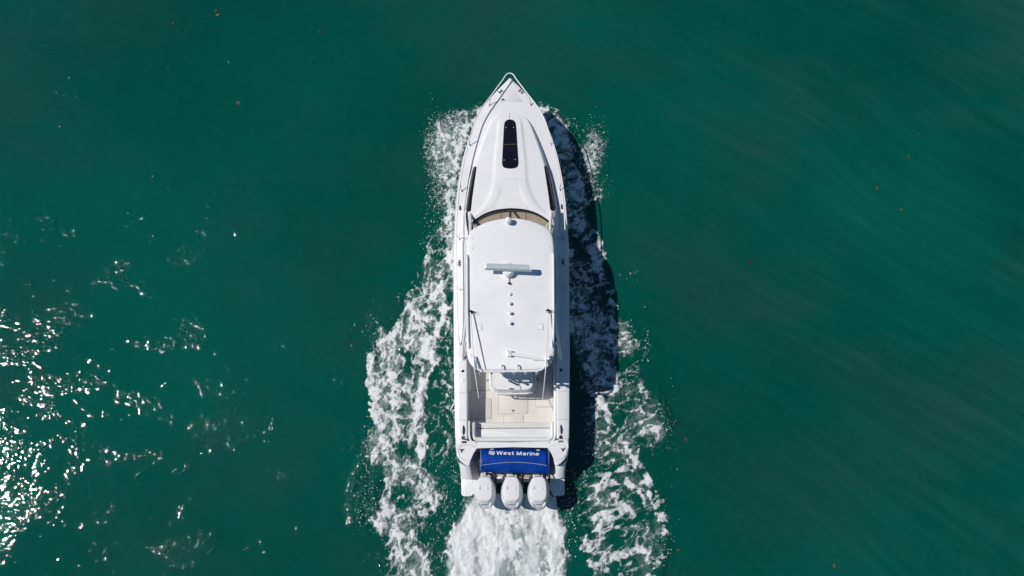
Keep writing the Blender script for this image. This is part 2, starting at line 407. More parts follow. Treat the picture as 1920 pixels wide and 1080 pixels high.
h3 = hatch([(1002.5, 690), (1034, 690), (1034, 763), (1002.5, 763)], hz); latch(1006, 712, hz+.012, h3, .6)
h4 = hatch([(888.5, 680), (919, 680), (919, 731.5), (888.5, 731.5)], hz); latch(912.5, 713, hz+.012, h4, .6)
seam([Pb(874, 732.3, hz+.004), Pb(888, 732.3, hz+.004)], parent=sole); seam([Pb(1034, 762, hz+.004), Pb(1041, 761.5, hz+.004)], parent=sole)
# step along the port lining
bm = bmesh.new(); o = [Pb(a, b, .9) for a, b in ((874, 660), (879, 660), (879, 732), (874, 732))]
slab(bm, [p.xy for p in o], SOLE, .92, .03); finish('side_locker', bm, 'gel', boat)
bm = bmesh.new(); o = [Pb(a, b, 1.0) for a, b in ((1036.5, 640), (1041, 640), (1041, 790), (1036.5, 790))]
slab(bm, [p.xy for p in o], SOLE, 1.02, .03); finish('side_locker', bm, 'gel', boat)

# ---- transom deck, quarters, notch, platform
ZT = 1.262
cq = 960.0
def zt_(x, y): return ZT - .04*max(0, abs(x)-1.6)/.2
right = [(0, 829.5), (78, 829.5), (85, 827), (90, 822), (105.6, 822), (105.4, 838), (103.8, 853), (98, 862.5), (90.5, 869.5), (86, 873), (80, 872.8), (77.5, 860), (74.5, 849), (67.5, 838.3), (0, 838.3)]
bm = bmesh.new(); xy = []
R2 = [E(py, hw, ZT) for hw, py in right]
outl = [(x, y) for x, y in R2] + [(-x, y) for x, y in reversed(R2[1:-1])]
slab(bm, outl, ZT-.16, zt_, .03, 3); finish('transom_deck', bm, 'gel', boat, 40)
# forward fascia under the transom deck (cockpit side)
# lower quarters: sloping hull extension with the notch wall
qo = [(846, 103.6, 1.06), (853, 103.2, 1.05), (864, 101.8, .98), (873, 98.8, .90), (884, 97.2, .76), (897, 96.8, .55)]
qi = [(846, 72, 1.06), (853, 76, 1.05), (864, 78.5, .98), (873, 79, .90), (884, 77.5, .76), (899, 75, .55)]
for s in (-1, 1):
    bm = bmesh.new(); rings = []; walls = []
    for (pa, ha, za), (pb, hb, zb) in zip(qo, qi):
        xo, yo = E(pa, ha, za); xi, yi = E(pb, hb, zb); xf, yf = E(pb, 61.5, .42)
        a = Vector((s*xo, yo, za)); b = Vector((s*xi, yi, zb)); f = Vector((s*xf, yi, .42)); a0 = Vector((s*xo*.99, yo, .30))
        mid1 = a.lerp(b, .12) + Vector((0, 0, .05)); mid2 = a.lerp(b, .5) + Vector((0, 0, .075)); mid3 = a.lerp(b, .9) + Vector((0, 0, .05))
        rings.append([a0, a, mid1, mid2, mid3, b]); walls.append([b + Vector((-s*.004, 0, .0)), f, Vector((f.x, f.y, .30))])
    loft(bm, rings, close=False); last = rings[-1] + walls[-1][1:]; bm.faces.new([bm.verts.new(p) for p in last])
    q = finish('quarter', bm, 'gel', boat, 50)
    bm = bmesh.new(); loft(bm, walls, close=False); finish('notch_wall', bm, 'well', q)
# notch front wall + well floor
bm = bmesh.new(); xa, ya = E(838.6, 67, ZT); xb, yb2 = E(838.6, 61.5, .42)
loft(bm, [[Vector((-xa, ya, ZT-.1)), Vector((xa, ya, ZT-.1))], [Vector((-xb, yb2-.16, .42)), Vector((xb, yb2-.16, .42))]], close=False)
loft(bm, [[Vector((-xa, ya+.002, ZT-.1)), Vector((-xb, yb2-.16, .42)), ], [Vector((-E(846, 72, 1.06)[0], E(846, 72, 1.06)[1], 1.08)), Vector((-xb, E(846, 61.5, .42)[1], .42))]], close=False)
loft(bm, [[Vector((xa, ya+.002, ZT-.1)), Vector((xb, yb2-.16, .42)), ], [Vector((E(846, 72, 1.06)[0], E(846, 72, 1.06)[1], 1.08)), Vector((xb, E(846, 61.5, .42)[1], .42))]], close=False)
well = finish('motor_well', bm, 'well', boat)
bm = bmesh.new(); o = [E(py, hw, .42) for py, hw in ((836, 63), (900, 66), (904, 62))]
out = [(x, y) for x, y in o] + [(-x, y) for x, y in reversed(o)]
slab(bm, out, .1, .42, .02); finish('well_floor', bm, 'well', well)
for s in (-1, 1):                                       # swim platforms
    bm = bmesh.new(); o = [E(py, hw, .42) for py, hw in ((890, 60), (890, 96.6), (929.8, 96.8), (929.8, 76), (921, 71), (911, 67), (903, 60))]
    slab(bm, roundcorners([(s*x, y) for x, y in o], .09), .36, .425, .02); pf = finish('swim_platform', bm, 'gel', boat)
    for hw, py in ((90, 900), (90, 926), (77, 926), (77, 903)):
        x, y = E(py, hw, .425); bm = bmesh.new(); lathe(bm, (s*x, y, .424), [(.02, 0), (.02, .008), (.012, .012)], 8); finish('bolt', bm, 'steel', pf)
# stern fittings seen between the roll and the motors
for a, b, w, h in ((938, 896.5, 13, 7), (948, 899, 10, 7), (985, 899, 11, 7), (992, 899, 5, 5), (1034, 897, 14, 7), (968, 894.5, 50, 2)):
    bm = bmesh.new(); c = Pb(a, b, .5); W = w*.0085; Hh = h*.0085
    slab(bm, rrect(c.x-W, c.x+W, c.y-Hh, c.y+Hh, .02), .42, .52, .015); finish('transom_bracket', bm, 'white' if w < 20 else 'brass', well)
for s in (-1, 1):                                       # gunwale seams, latches
    def zz(py): return zs_px(py) + .046
    for py in (735.5, 787.5):
        pts = []
        for hw in (84, 95, 97, 104, 107.6):
            x, y = E(py + (0 if hw < 96 else -1.2), hw, zz(py)); pts.append(Vector((s*x, y, zs_px(py) + (.047 if hw < 96 else .043 if hw < 98 else .02 if hw < 105 else .0))))
        seam(pts, .010, 'softseam')
    lid = []
    for hw, py in ((70, 838), (80, 833.5), (90, 833), (98, 837), (101.5, 846), (98, 856), (90, 862), (80, 864)):
        x, y = E(py, hw, ZT); lid.append(Vector((s*x, y, zt_(x, y)+.002)))
    seam(smoothline(lid, 4), .008, 'softseam')
    lx, ly = E(843.5, 95, ZT); bm = bmesh.new(); c = Vector((s*lx, ly, zt_(lx, ly)))
    tube(bm, [c + Vector((-.06*s, .03, .01)), c + Vector((0, 0, .016)), c + Vector((.05*s, .035, .01))], .017, 6); tube(bm, [c + Vector((0, 0, .012)), c + Vector((-.01, -.06, .012))], .018, 6)
    finish('latch', bm, 'black', boat)
    # shadow gap under the quarter cap, put in as a black strip, plus latch
    pts = []
    for hw, py, z in ((102.6, 861, 1.09), (96.5, 867, 1.09), (88.5, 871.6, 1.10), (85.5, 873.2, 1.10)):
        x, y = E(py, hw, z); pts.append(Vector((s*x, y, z-.02)))
    bm = bmesh.new(); tube(bm, smoothline(pts, 4), .014, 6); c = pts[-1]; tube(bm, [c, c + Vector((0, .09, .03))], .02, 6); finish('cap_shadow_strip', bm, 'black', boat)

# ---- cleats, rod holders and fills on the gunwales
def gun(py, hw):
    z = zs_px(py) + .042; x, y = E(py, hw, z); return Vector((x, y, z))
for s in (-1, 1):
    def mir(p): return Vector((s*p.x, p.y, p.z))
    c = mir(gun(806, 91.5)); bm = bmesh.new()
    tube(bm, [c + Vector((0, d, .035 - abs(d)*.05)) for d in (-.145, -.1, -.05, 0, .05, .1, .145)], .02, 8, radii=[.008, .02, .03, .034, .03, .02, .008])
    tube(bm, [c + Vector((0, .05, 0)), c + Vector((0, .05, .03))], .02); tube(bm, [c + Vector((0, -.05, 0)), c + Vector((0, -.05, .03))], .02)
    finish('stern_cleat', bm, 'navy', boat)
    bm = bmesh.new(); tube(bm, [c + Vector((-.012, d, .068)) for d in (-.04, 0, .04)], .008, 6); finish('cleat_pin', bm, 'steel', boat.children[-1] if False else hull)
    c = mir(gun(820.3, 91.5)); bm = bmesh.new(); lathe(bm, c, [(.058, 0), (.058, .012), (.045, .02), (.03, .014)], 16); f = finish('filler_cap', bm, 'navy', boat)
    bm = bmesh.new(); lathe(bm, c + Vector((.018, -.01, .016)), [(.016, 0), (.012, .012)], 8); finish('cap_stud', bm, 'steel', f)
    c = mir(gun(828.3, 90.5)); bm = bmesh.new(); slab(bm, rrect(c.x-.075, c.x+.075, c.y-.03, c.y+.03, .028), ZT-.03, ZT+.022, .008); finish('fairlead', bm, 'black' if s < 0 else 'gasket', boat)
    c = mir(gun(694.5, 92)); bm = bmesh.new(); lathe(bm, c + Vector((0, 0, -.02)), [(.05, 0), (.05, .03), (.035, .036), (.033, .01), (.03, -.02)], 16, axis=(0, -.35, 1)); f = finish('rod_holder', bm, 'steel', boat)
    bm = bmesh.new(); lathe(bm, c + Vector((0, 0, .004)), [(.042, 0), (.042, .018), (.0405, .022)], 16, axis=(0, -.3, 1)); finish('rod_holder_bore', bm, 'hole', f)
    c = mir(gun(388, 95.5)); bm = bmesh.new()
    slab(bm, rrect(c.x-.026, c.x+.026, c.y-.085, c.y+.085, .025), c.z-.04, c.z+.0, .01); finish('deck_fill', bm, 'black', boat)
    c = mir(gun(493, 97.3)); bm = bmesh.new(); c.z += .0
    tube(bm, [c + Vector((0, d, .04)) for d in (-.12, -.06, 0, .06, .12)], .014, 6); tube(bm, [c + Vector((-.045, -.03, .01)), c + Vector((.045, -.03, .03))], .014, 6); tube(bm, [c + Vector((-.045, .03, .01)), c + Vector((.045, .03, .03))], .014, 6)
    finish('mid_cleat', bm, 'navy', boat)
    if s < 0:
        c = mir(gun(712.5, 92)); bm = bmesh.new(); lathe(bm, c, [(.062, -.01), (.062, .006), (.05, .012)], 20); finish('inspection_plate', bm, 'gel', boat)
    px0, px1, pa, pb = 93.5, 101.5, 657, 674
    o = []
    for hw, py in ((94, 655.5), (103, 655.5), (103, 674), (94, 674)):
        x, y = E(py, hw, zs_px(py)); o.append((s*x, y))
    zc = zs_px(665)
    bm = bmesh.new(); pts = [Vector((a, b, zc + .034 - (.018 if abs(a) > 1.62 else 0))) for a, b in o]; finish_pts = pts
    tube(bm, pts + [pts[0]], .005, 4); finish('seam', bm, 'softseam', boat)
    # transverse boarding rail on the gunwale near the bait station (only starboard in view)
    if s > 0:
        pass

# ---- foredeck: anchor hatch, cleats, seams
def drop(px, py, surf, lift=0., it=6):
    z = 1.9
    for _ in range(it):
        p = Pb(px, py, z); z = surf(p.x, p.y)
    return Pb(px, py, z + lift)
tri = [drop(a, b, zd) for a, b in ((956.3, 161.5), (979.6, 190.8), (934.6, 192))]
bm = bmesh.new(); out = roundcorners([p.xy for p in tri], .05)
slab(bm, out, lambda x, y: zd(x, y)-.02, lambda x, y: zd(x, y)+.008, .006); ah = finish('anchor_locker_hatch', bm, 'deck', boat)
bm = bmesh.new(); pts = [Vector((a, b, zd(a, b)+.001)) for a, b in out]; tube(bm, pts + [pts[0]], .006, 4); finish('gasket', bm, 'softseam', ah)
c = drop(942.7, 187, zd, .006); bm = bmesh.new(); tube(bm, [c + Vector((-.055, -.01, .012)), c + Vector((0, .01, .02)), c + Vector((.04, -.02, .012))], .02, 6); tube(bm, [c, c + Vector((.0, .045, .012))], .018, 6); finish('latch', bm, 'black', ah)
for (a, b), ang, colr in (((938, 172), 40, 'frame'), ((976, 172), -42, 'softseam')):
    c = drop(a, b, zd, .0); q = Matrix.Rotation(R_(ang), 3, 'Z'); bm = bmesh.new()
    for off in (-.042, .042):
        tube(bm, [c + q @ Vector((d, off, .035)) for d in (-.06, 0, .06)] if False else [c + q @ Vector((off*1.4, d, .04)) for d in (-.075, 0, .075)], .012, 6)
    tube(bm, [c + q @ Vector((-.06, 0, .03)), c + q @ Vector((.06, 0, .03))], .016, 6)
    for off in (-.06, .06):
        tube(bm, [c + q @ Vector((off, -.03, -.01)), c + q @ Vector((off, -.03, .04))], .01, 6); tube(bm, [c + q @ Vector((off, .03, -.01)), c + q @ Vector((off, .03, .04))], .01, 6)
    finish('bow_cleat', bm, colr if colr == 'frame' else 'steel', boat)

# ---- bow rail
RZ = .31
railtab = [(137.2, 0, 0), (137.8, 3, 0), (140, 6.8, 0), (148, 12, 0), (162, 22.5, 0), (177, 33.6, 0), (192, 45.3, 0), (208, 56.2, 0), (226, 65.2, 0), (240, 70, 0), (254, 74.2, 0), (290, 84, 0), (341, 94.2, 0), (390, 99.6, 0), (440, 102, 0), (500, 102, 0),
           (545, 101.8, 0), (580, 101.3, -.02), (610, 100.2, -.06), (632, 99, -.12), (642, 97.8, -.2), (646, 96.2, -.27)]
half = []
for py, hw, dz in railtab:
    z = zs_px(py) + RZ + dz; x, y = E(py, hw, z); half.append(Vector((x, y, z)))
pts = [Vector((-p.x, p.y, p.z)) for p in reversed(half[1:])] + half
bm = bmesh.new(); tube(bm, smoothline(pts, 3), .021, 8); rail = finish('bow_rail', bm, 'white', boat)
for pt, ht, pb_, hb in ((179.5, 36, 197.5, 39), (254, 75.5, 272, 76.3), (341, 94.5, 357.5, 92.3), (437, 102, 447, 97.5), (535, 101.8, 544, 98.3)):
    for s in (-1, 1):
        zt0 = zs_px(pt) + RZ; x, y = E(pt, ht, zt0); zb = zs_px(pb_); x2, y2 = E(pb_, hb, zb); x2 = min(x2, xsheer(y2)-.04)
        bm = bmesh.new(); tube(bm, [(s*x, y, zt0-.01), (s*x2, y2, zb+.02)], .013, 6); sn = finish('stanchion', bm, 'steel', rail)
        bm = bmesh.new(); lathe(bm, (s*x2, y2, zb+.0), [(.035, 0), (.035, .03), (.02, .036)], 10); finish('stanchion_base', bm, 'steel', rail)

# ---- cabin trunk
FT = []
for py, hw in ((210, 0), (211, 6), (213.4, 15), (220, 27.5), (228, 35.5), (240, 42.5), (254, 48.5), (272, 56), (291, 63), (326, 74.5), (340, 78), (382, 86), (396, 88), (432, 89)):
    x, y = E(py, hw, zs_px(py)); FT.append((y, x))
foot = interp(FT); YT0 = FT[0][0]
hT = interp([(Y(p, 2.), h) for p, h in ((209, .0), (214, .06), (222, .13), (240, .20), (300, .32), (350, .38), (396, .42), (440, .45))])
crease = interp([E(p, h, 2.1)[::-1] for p, h in ((205, 19), (219, 20.5), (307, 30), (330, 30.5), (345, 32.5), (364, 39), (378, 47), (390, 57), (400, 70), (409, 84), (430, 100))])
crease2 = interp([E(p, h, 2.1)[::-1] for p, h in ((330, 15), (345, 17), (364, 21.5), (384, 32.5), (399, 57), (409, 80), (430, 100))])
yc0, yc1, ycs = Y(350, 2.1), Y(330, 2.1), Y(216, 2.)
def ZTr(x, y):
    F = max(.02, foot(y)); u = min(1, abs(x)/F); base = zsheer(y)
    s = sst1(1.0, .87, u); h = hT(y)*(.82 + .18*(1-u*u))
    z = base + .03 + h*s
    z += .032*sst1(.05, -.05, abs(x) - crease(y))*s*sst1(ycs, ycs-.5, y)
    if y < yc1: z -= .022*sst1(.06, -.06, abs(x) - crease2(y))*sst1(yc1, yc0-.3, y)
    return z
ARC = [E(p, h, 2.06)[::-1] for h, p in ((0, 391.2), (14, 391.8), (28, 393.6), (42, 397.4), (53.5, 402.3), (64, 408.5), (73, 415.8), (84, 427), (90, 434))]
arc_y = interp([(x, y) for y, x in ARC])
bm = bmesh.new(); rows = []
us = sorted(set(list(np.linspace(-1, 1, 61)) + [s*v for s in (-1, 1) for v in (.86, .88, .9, .92, .94, .96, .98)]))
yend = []
for u in us:
    y = 8.
    for _ in range(30): y = arc_y(abs(u)*foot(y))
    yend.append(y)
vsq = [0, .004, .01, .02, .035] + list(np.linspace(.055, 1, 60))
for v in vsq:
    rows.append([Vector((u*foot(YT0 + v*(ye-YT0)), YT0 + v*(ye-YT0), ZTr(u*foot(YT0 + v*(ye-YT0)), YT0 + v*(ye-YT0)))) for u, ye in zip(us, yend)])
loft(bm, rows, close=False); bmesh.ops.remove_doubles(bm, verts=bm.verts[:], dist=.0008)
trunk = finish('cabin_trunk', bm, 'gel', boat, 60)
def onT(px, py, lift=0.): return drop(px, py, ZTr, lift)
def patch(pxs, surf, lift, name, m, parent, thick=.012, r=0.02, sub=3):
    """a thin panel that follows a curved surface; outline given in photo pixels"""
    o = [drop(a, b, surf) for a, b in pxs]; bm = bmesh.new()
    vs_ = [bm.verts.new((p.x, p.y, 0)) for p in o]; f = bm.faces.new(vs_)
    bmesh.ops.triangulate(bm, faces=[f])
    for _ in range(sub): bmesh.ops.subdivide_edges(bm, edges=[e for e in bm.edges if e.calc_length() > .12], cuts=1, use_grid_fill=False); bmesh.ops.triangulate(bm, faces=[g for g in bm.faces if len(g.verts) > 3])
    bd = [e for e in bm.edges if len(e.link_faces) == 1]
    for v in bm.verts: v.co.z = surf(v.co.x, v.co.y) + lift
    ex = bmesh.ops.extrude_edge_only(bm, edges=bd)
    for v in [g for g in ex['geom'] if isinstance(g, bmesh.types.BMVert)]: v.co.z -= lift + thick
    return finish(name, bm, m, parent, 30)
# skylight hatch
w = interp([(224, 0), (225, 5.), (227, 8), (230.5, 10.3), (236, 11.3), (270, 13.3), (304, 15.3), (309, 15.2), (313, 13), (315.6, 9.5), (316.4, 0)])
rowsw = [224.3, 225, 226.3, 228, 230.5, 234, 240, 255, 270, 285, 300, 306, 310, 313, 315, 316.2]
out = [(cpx(p)+w(p), p) for p in rowsw] + [(cpx(p)-w(p), p) for p in reversed(rowsw)]
sky_h = patch(out, ZTr, .014, 'skylight_hatch', 'glass', boat)
for a, b in ((948.4, 239), (962.4, 239), (944.9, 300), (965.9, 299.6)):
    bm = bmesh.new(); lathe(bm, onT(a, b, .012), [(.018, 0), (.018, .006), (.012, .01)], 10); finish('hatch_stud', bm, 'motorgrey', sky_h)
seam([onT(a, 270.5 - (a-955)*.03, .016) for a in (942.5, 950, 956, 962, 969.5)], .010, 'brass', sky_h)
seam([onT(954.6, 211.5, .004), onT(954.8, 218, .006), onT(955, 223.5, .006)], .022, 'softseam', trunk)
pts = [onT(a, b, .001) for a, b in ((924, 392), (925, 365), (925.6, 337), (940, 336.2), (970, 336.2), (985.8, 337), (986.6, 365), (988, 392))]
seam(pts, .007, 'softseam', trunk)
for s in (-1, 1):                                       # side lights
    inn = interp([(311, 64.6), (313, 63.2), (320, 64.2), (345, 68), (370, 71.6), (393, 74.2), (395.2, 75), (396.4, 78)])
    outw = interp([(311, 68), (313, 69.6), (320, 72), (345, 77.2), (370, 81.6), (390, 84.3), (394, 84), (396.4, 81)])
    rows = []
    for py in [311, 311.7, 313, 316, 320] + list(np.linspace(325, 390, 22)) + [392, 394, 395.4, 396.4]:
        row = []
        for t in np.linspace(0, 1, 9):
            hw = inn(py) + (outw(py)-inn(py))*t; z = 2.0
            for _ in range(8): x, y = E(py, hw, z); z = ZTr(x, y)
            row.append(Vector((s*x, y, z + (.010 if 0 < t < 1 and 311 < py < 396.3 else .001))))
        rows.append(row)
    bm = bmesh.new(); loft(bm, rows, close=False); finish('cabin_side_window', bm, 'sidelight', trunk)
# ---- windshield, dash, deckhouse
arcp = []
for y, x in ARC[:-1]: arcp.append(Vector((x, y, ZTr(x, y+.02)+.02)))
full = [Vector((-p.x, p.y, p.z)) for p in reversed(arcp[1:])] + arcp
bm = bmesh.new(); tube(bm, smoothline([p + Vector((0, -.02, .01)) for p in full], 3), .036, 8); wf = finish('windshield_frame', bm, 'frame', boat)
topl = []
for p in full:
    k = .93; topl.append(Vector((p.x*k, p.y - .86 + .04*abs(p.x), 2.90)))
bm = bmesh.new(); tube(bm, [full[len(full)//2], topl[len(full)//2]], .036, 8); finish('windshield_mullion', bm, 'hole', wf)
mg = bpy.data.materials.new('clear_windshield_glass'); mg.use_nodes = True; N, L = mg.node_tree.nodes, mg.node_tree.links
N.remove(N['Principled BSDF']); g1 = N.new('ShaderNodeBsdfGlossy'); g1.inputs['Roughness'].default_value = .02; t1 = N.new('ShaderNodeBsdfTransparent'); t1.inputs[0].default_value = (.86, .86, .84, 1)
mx = N.new('ShaderNodeMixShader'); mx.inputs[0].default_value = .06; L.new(t1.outputs[0], mx.inputs[1]); L.new(g1.outputs[0], mx.inputs[2]); L.new(mx.outputs[0], N['Material Output'].inputs[0])
half_n = len(full)//2
for sl in (slice(0, half_n+1), slice(half_n, None)):
    bm = bmesh.new(); loft(bm, [full[sl], topl[sl]], close=False); finish('windshield_pane', bm, mg, wf)
# dash: three panels
zdash = 1.93
for x0, x1 in ((-2, -.29), (-.275, .512), (.527, 2)):
    xs = np.linspace(max(x0, -1.44), min(x1, 1.44), 14); bm = bmesh.new()
    out = [(x, arc_y(abs(x))-.03) for x in xs] + [(x, Y(440, 2) - .5) for x in xs[::-1]]
    slab(bm, out, zdash-.1, zdash, .012); finish('dash_panel', bm, 'tan', boat)
# deckhouse sides
bm = bmesh.new()
wall_px = list(np.linspace(399, 640, 14))
wallpt = {}
def wall(s, py, t):
    z0 = zs_px(py) + .02; x, y = E(py, 87.5 if py < 600 else 87.5 - (py-600)*.05, z0); xt = E(py, 78.5, 2.9)[0]
    yy = y; z = z0 + (2.92 - z0)*t
    zc = interp([(399, .12), (432, .45), (450, .9), (470, 1.), (640, 1.)])(py)
    return Vector((s*(x + (xt - x)*t), yy, z))
dh = {}
for s in (-1, 1):
    rows = []; bm = bmesh.new()
    for py in wall_px:
        tm = interp([(399, .30), (425, .38), (445, .62), (470, 1.), (640, 1.)])(py)
        rows.append([wall(s, py, t*tm) for t in (0, .2, .45, .7, 1)])
    loft(bm, rows, close=False); dh[s] = finish('deckhouse_side', bm, 'gel', boat)
for s in (-1, 1):
    bm = bmesh.new(); o = []
    rows = []
    for py in np.linspace(505, 580, 8): rows.append([wall(s, py, t) + Vector((s*.008, 0, 0)) for t in (.42, .6, .82)])
    loft(bm, rows, close=False); finish('deckhouse_window', bm, 'glass', dh[s])
# ---- hardtop
HZ = 3.0
HT = [(408, 0), (408.4, 12), (411.3, 31), (417, 50.3), (426, 68.5), (433.5, 76), (443, 80), (456, 82), (475, 83), (520, 83.4), (580, 83.6), (640, 83.4), (658, 82.6), (672, 80.3), (682, 75), (689, 68), (692, 60), (693.2, 45), (693.4, 22), (693.4, 0)]
RH = [E(py, hw, HZ) for py, hw in HT]
outl = smoothline([(x, y, 0) for x, y in RH], 3); outl = [(p.x, p.y) for p in outl]
outl = outl + [(-x, y) for x, y in reversed(outl[1:-1])]
cyh = (RH[0][1] + RH[-1][1])/2; xh = max(x for x, y in RH); yh = (RH[0][1]-RH[-1][1])/2
def ZH(x, y):
    return HZ + .02 - .05*(x/xh)**2 - .03*abs((y-cyh)/yh)**3
def inset(k):
    return [(x - (k*x/xh if abs(x) > 1e-6 else 0), cyh + (y-cyh)*(1 - k/yh)) for x, y in outl]
bm = bmesh.new(); rings = []
for k, dz in ((.16, -.13), (.03, -.11), (.0, -.075), (.0, -.05), (.012, -.022), (.04, -.006), (.09, 0.)):
    rings.append([Vector((x, y, ZH(x, y)+dz)) for x, y in inset(k)])
rings_in = []
for f in (.85, .6, .35, .12):
    rings.append([Vector((x*f, cyh + (y-cyh)*f, ZH(x*f, cyh + (y-cyh)*f))) for x, y in inset(.09)])
loft(bm, rings); top = finish('hardtop', bm, 'roof', boat, 50)
def onH(px, py, lift=0.): return drop(px, py, ZH, lift)
# roof edge rails
for s in (-1, 1):
    pts = []
    for py, hw, dz in ((476.5, 80.6, -.01), (479, 80.8, .03), (484, 81., .055), (520, 81.1, .06), (580, 81., .06), (630, 80.2, .06), (645, 79.2, .05), (650, 78.6, .03), (652, 78.4, -.01)):
        z = HZ + dz; x, y = E(py, hw, z); pts.append(Vector((s*x, y, ZH(x, y)+dz+.0)))
    bm = bmesh.new(); tube(bm, smoothline(pts, 3), .030, 8); rr = finish('roof_rail', bm, 'white', top)
    for py, hw in ((535, 81), (585, 81)):
        x, y = E(py, hw, HZ); bm = bmesh.new(); tube(bm, [(s*x, y, ZH(x, y)-.02), (s*x, y, ZH(x, y)+.055)], .018, 6); finish('rail_post', bm, 'white', rr)
    # flush discs
    for py, hw, r in ((444.5, 71.5, .028), (464.3, 71.2, .042), (665, 74.5, .042), (535.5, 78, .022)):
        x, y = E(py, hw, HZ); bm = bmesh.new(); lathe(bm, (s*x, y, ZH(x, y)), [(r, -.01), (r, .006), (r*.8, .010), (r*.75, .006)], 18); d = finish('roof_plug', bm, 'roof', top)
        bm = bmesh.new(); lathe(bm, (s*x, y, ZH(x, y)+.005), [(r*.3, -.004), (r*.3, .008), (r*.2, .010)], 8); finish('plug_screw', bm, 'motorgrey', d)
    c = E(613, 57, HZ); c = (s*c[0], c[1]); bm = bmesh.new(); slab(bm, rrect(c[0]-.065, c[0]+.065, c[1]-.085, c[1]+.085, .02), ZH(*c)-.01, ZH(*c)+.007, .004); pl = finish('access_plate', bm, 'roof', top)
    bm = bmesh.new(); slab(bm, rrect(c[0]-.074, c[0]+.074, c[1]-.094, c[1]+.094, .02), ZH(*c)-.01, ZH(*c)+.0025, 0); finish('gasket', bm, 'softseam', pl)
    for a in (-.05, .05):
        for b in (-.07, .07):
            bm = bmesh.new(); lathe(bm, (c[0]+a, c[1]+b, ZH(*c)+.006), [(.009, 0), (.006, .005)], 6); finish('screw', bm, 'motorgrey', pl)
# rear rail with rod holders
zr = HZ + .10
pts = []
for py, hw in ((668, 66.5), (680, 66), (687, 64.5), (692, 60), (695, 53), (695.8, 40), (696, 0)):
    z = zr + (0 if py > 670 else -.08); x, y = E(py, hw, z); pts.append(Vector((x, y, z)))
pts = [Vector((-p.x, p.y, p.z)) for p in pts[:-1]] + [p for p in reversed(pts)]
bm = bmesh.new(); tube(bm, smoothline(pts, 4), .032, 8); rrail = finish('rocket_launcher_rail', bm, 'white', top)
for a in (901.3, 922.3, 943.7, 965, 986.5, 1007.6):
    p1 = Pb(a, 695, zr + .02); p0 = p1 + Vector((0, -.10, -.30)); p2 = p1 + Vector((.0, -.085, .03)) ; p1 = p1 + Vector((0, .0, 0))
    bm = bmesh.new(); a0 = Pb(a+.0, 696.5, zr) + Vector((0, .05, -.30)); a1 = Pb(a, 699.8, zr + .05)
    tube(bm, [a0, a1], .032, 10); rh = finish('rod_holder', bm, 'white', rrail)
    d = (a1-a0).normalized(); bm = bmesh.new(); lathe(bm, a1, [(.031, -.004), (.039, 0), (.039, .012), (.034, .016)], 14, axis=d); finish('rod_holder_rim', bm, 'white', rh)
    bm = bmesh.new(); lathe(bm, a1 + d*.010, [(.027, 0), (.027, .009), (.0265, .0095)], 14, axis=d); finish('rod_holder_bore', bm, 'hole', rh)
for a in (941, 970.5):
    p = onH(a, 687.5, 0); q = Pb(a, 694, zr); bm = bmesh.new(); tube(bm, [p + Vector((0, .03, -.02)), p + Vector((0, .03, .10)), p + Vector((0, 0, .14)), q], .024, 6); finish('rail_bracket', bm, 'white', rrail)
# front searchlight dome
c = onH(953.9, 417.2); bm = bmesh.new(); lathe(bm, c, [(.095, -.03), (.09, .02), (.06, .05), (.06, .09), (.085, .11), (.105, .155), (.105, .2), (.085, .245), (.045, .27), (.01, .277)], 20); finish('light_dome', bm, 'white', top)
# gps mushrooms
for i, (a, b) in enumerate(((956., 551), (956., 569.3), (956.2, 587.5), (956.4, 606.2))):
    c = onH(a + .5, b + .8); h = (.055, .095, .125, .125)[i]; bm = bmesh.new()
    lathe(bm, c, [(.03, -.02), (.03, h*.5), (.05, h*.62), (.053, h*.85), (.04, h*1.05), (.012, h*1.12)], 16); finish('antenna_dome', bm, 'white', top)
# radar
c = onH(953.7, 509); bm = bmesh.new(); rings = []
for k, dz, sy in ((1.0, -.03, 1.), (1., .10, 1.), (.93, .19, .96), (.72, .245, .8), (.35, .262, .4)):
    ring = []
    for j in range(24):
        a = 2*math.pi*j/24; xx = .19*k*math.copysign(abs(math.cos(a))**.8, math.cos(a)); yy = .23*sy*math.copysign(abs(math.sin(a))**.9, math.sin(a))
        if yy < 0: xx *= 1 - .5*abs(yy/.23)**3
        ring.append(c + Vector((xx, yy, dz)))
    rings.append(ring)
loft(bm, rings); rad = finish('radar_pedestal', bm, 'white', top)
zb = ZH(c.x, c.y) + .30
bm = bmesh.new(); lathe(bm, (Pb(954, 501.5, zb).x, Pb(954, 501.5, zb).y, zb-.08), [(.07, 0), (.06, .1)], 14); finish('radar_swivel', bm, 'white', rad)
bar = [Pb(a, b, zb+.05) for a, b in ((911.5, 495.2), (995.5, 498.2), (997.5, 500), (998.2, 508.8), (909.8, 505.2), (910.4, 498))]
bm = bmesh.new(); n = 20; A, B, C, D = Pb(911.6, 495, zb), Pb(997, 498.2, zb), Pb(998.2, 508.8, zb), Pb(909.8, 505.2, zb)
def barring(f):
    t = A.lerp(B, f); d = D.lerp(C, f); m_ = (t+d)/2; hw = (t-d)/2; out = []
    for j in range(12):
        a = 2*math.pi*j/12; out.append(m_ + hw*math.copysign(abs(math.cos(a))**.45, math.cos(a)) + Vector((0, 0, .05 + .055*math.copysign(abs(math.sin(a))**.6, math.sin(a)))))
    return out
loft(bm, [barring(f) for f in (.035, .5, .955)]); rb = finish('radar_bar', bm, 'radar', rad, 50)
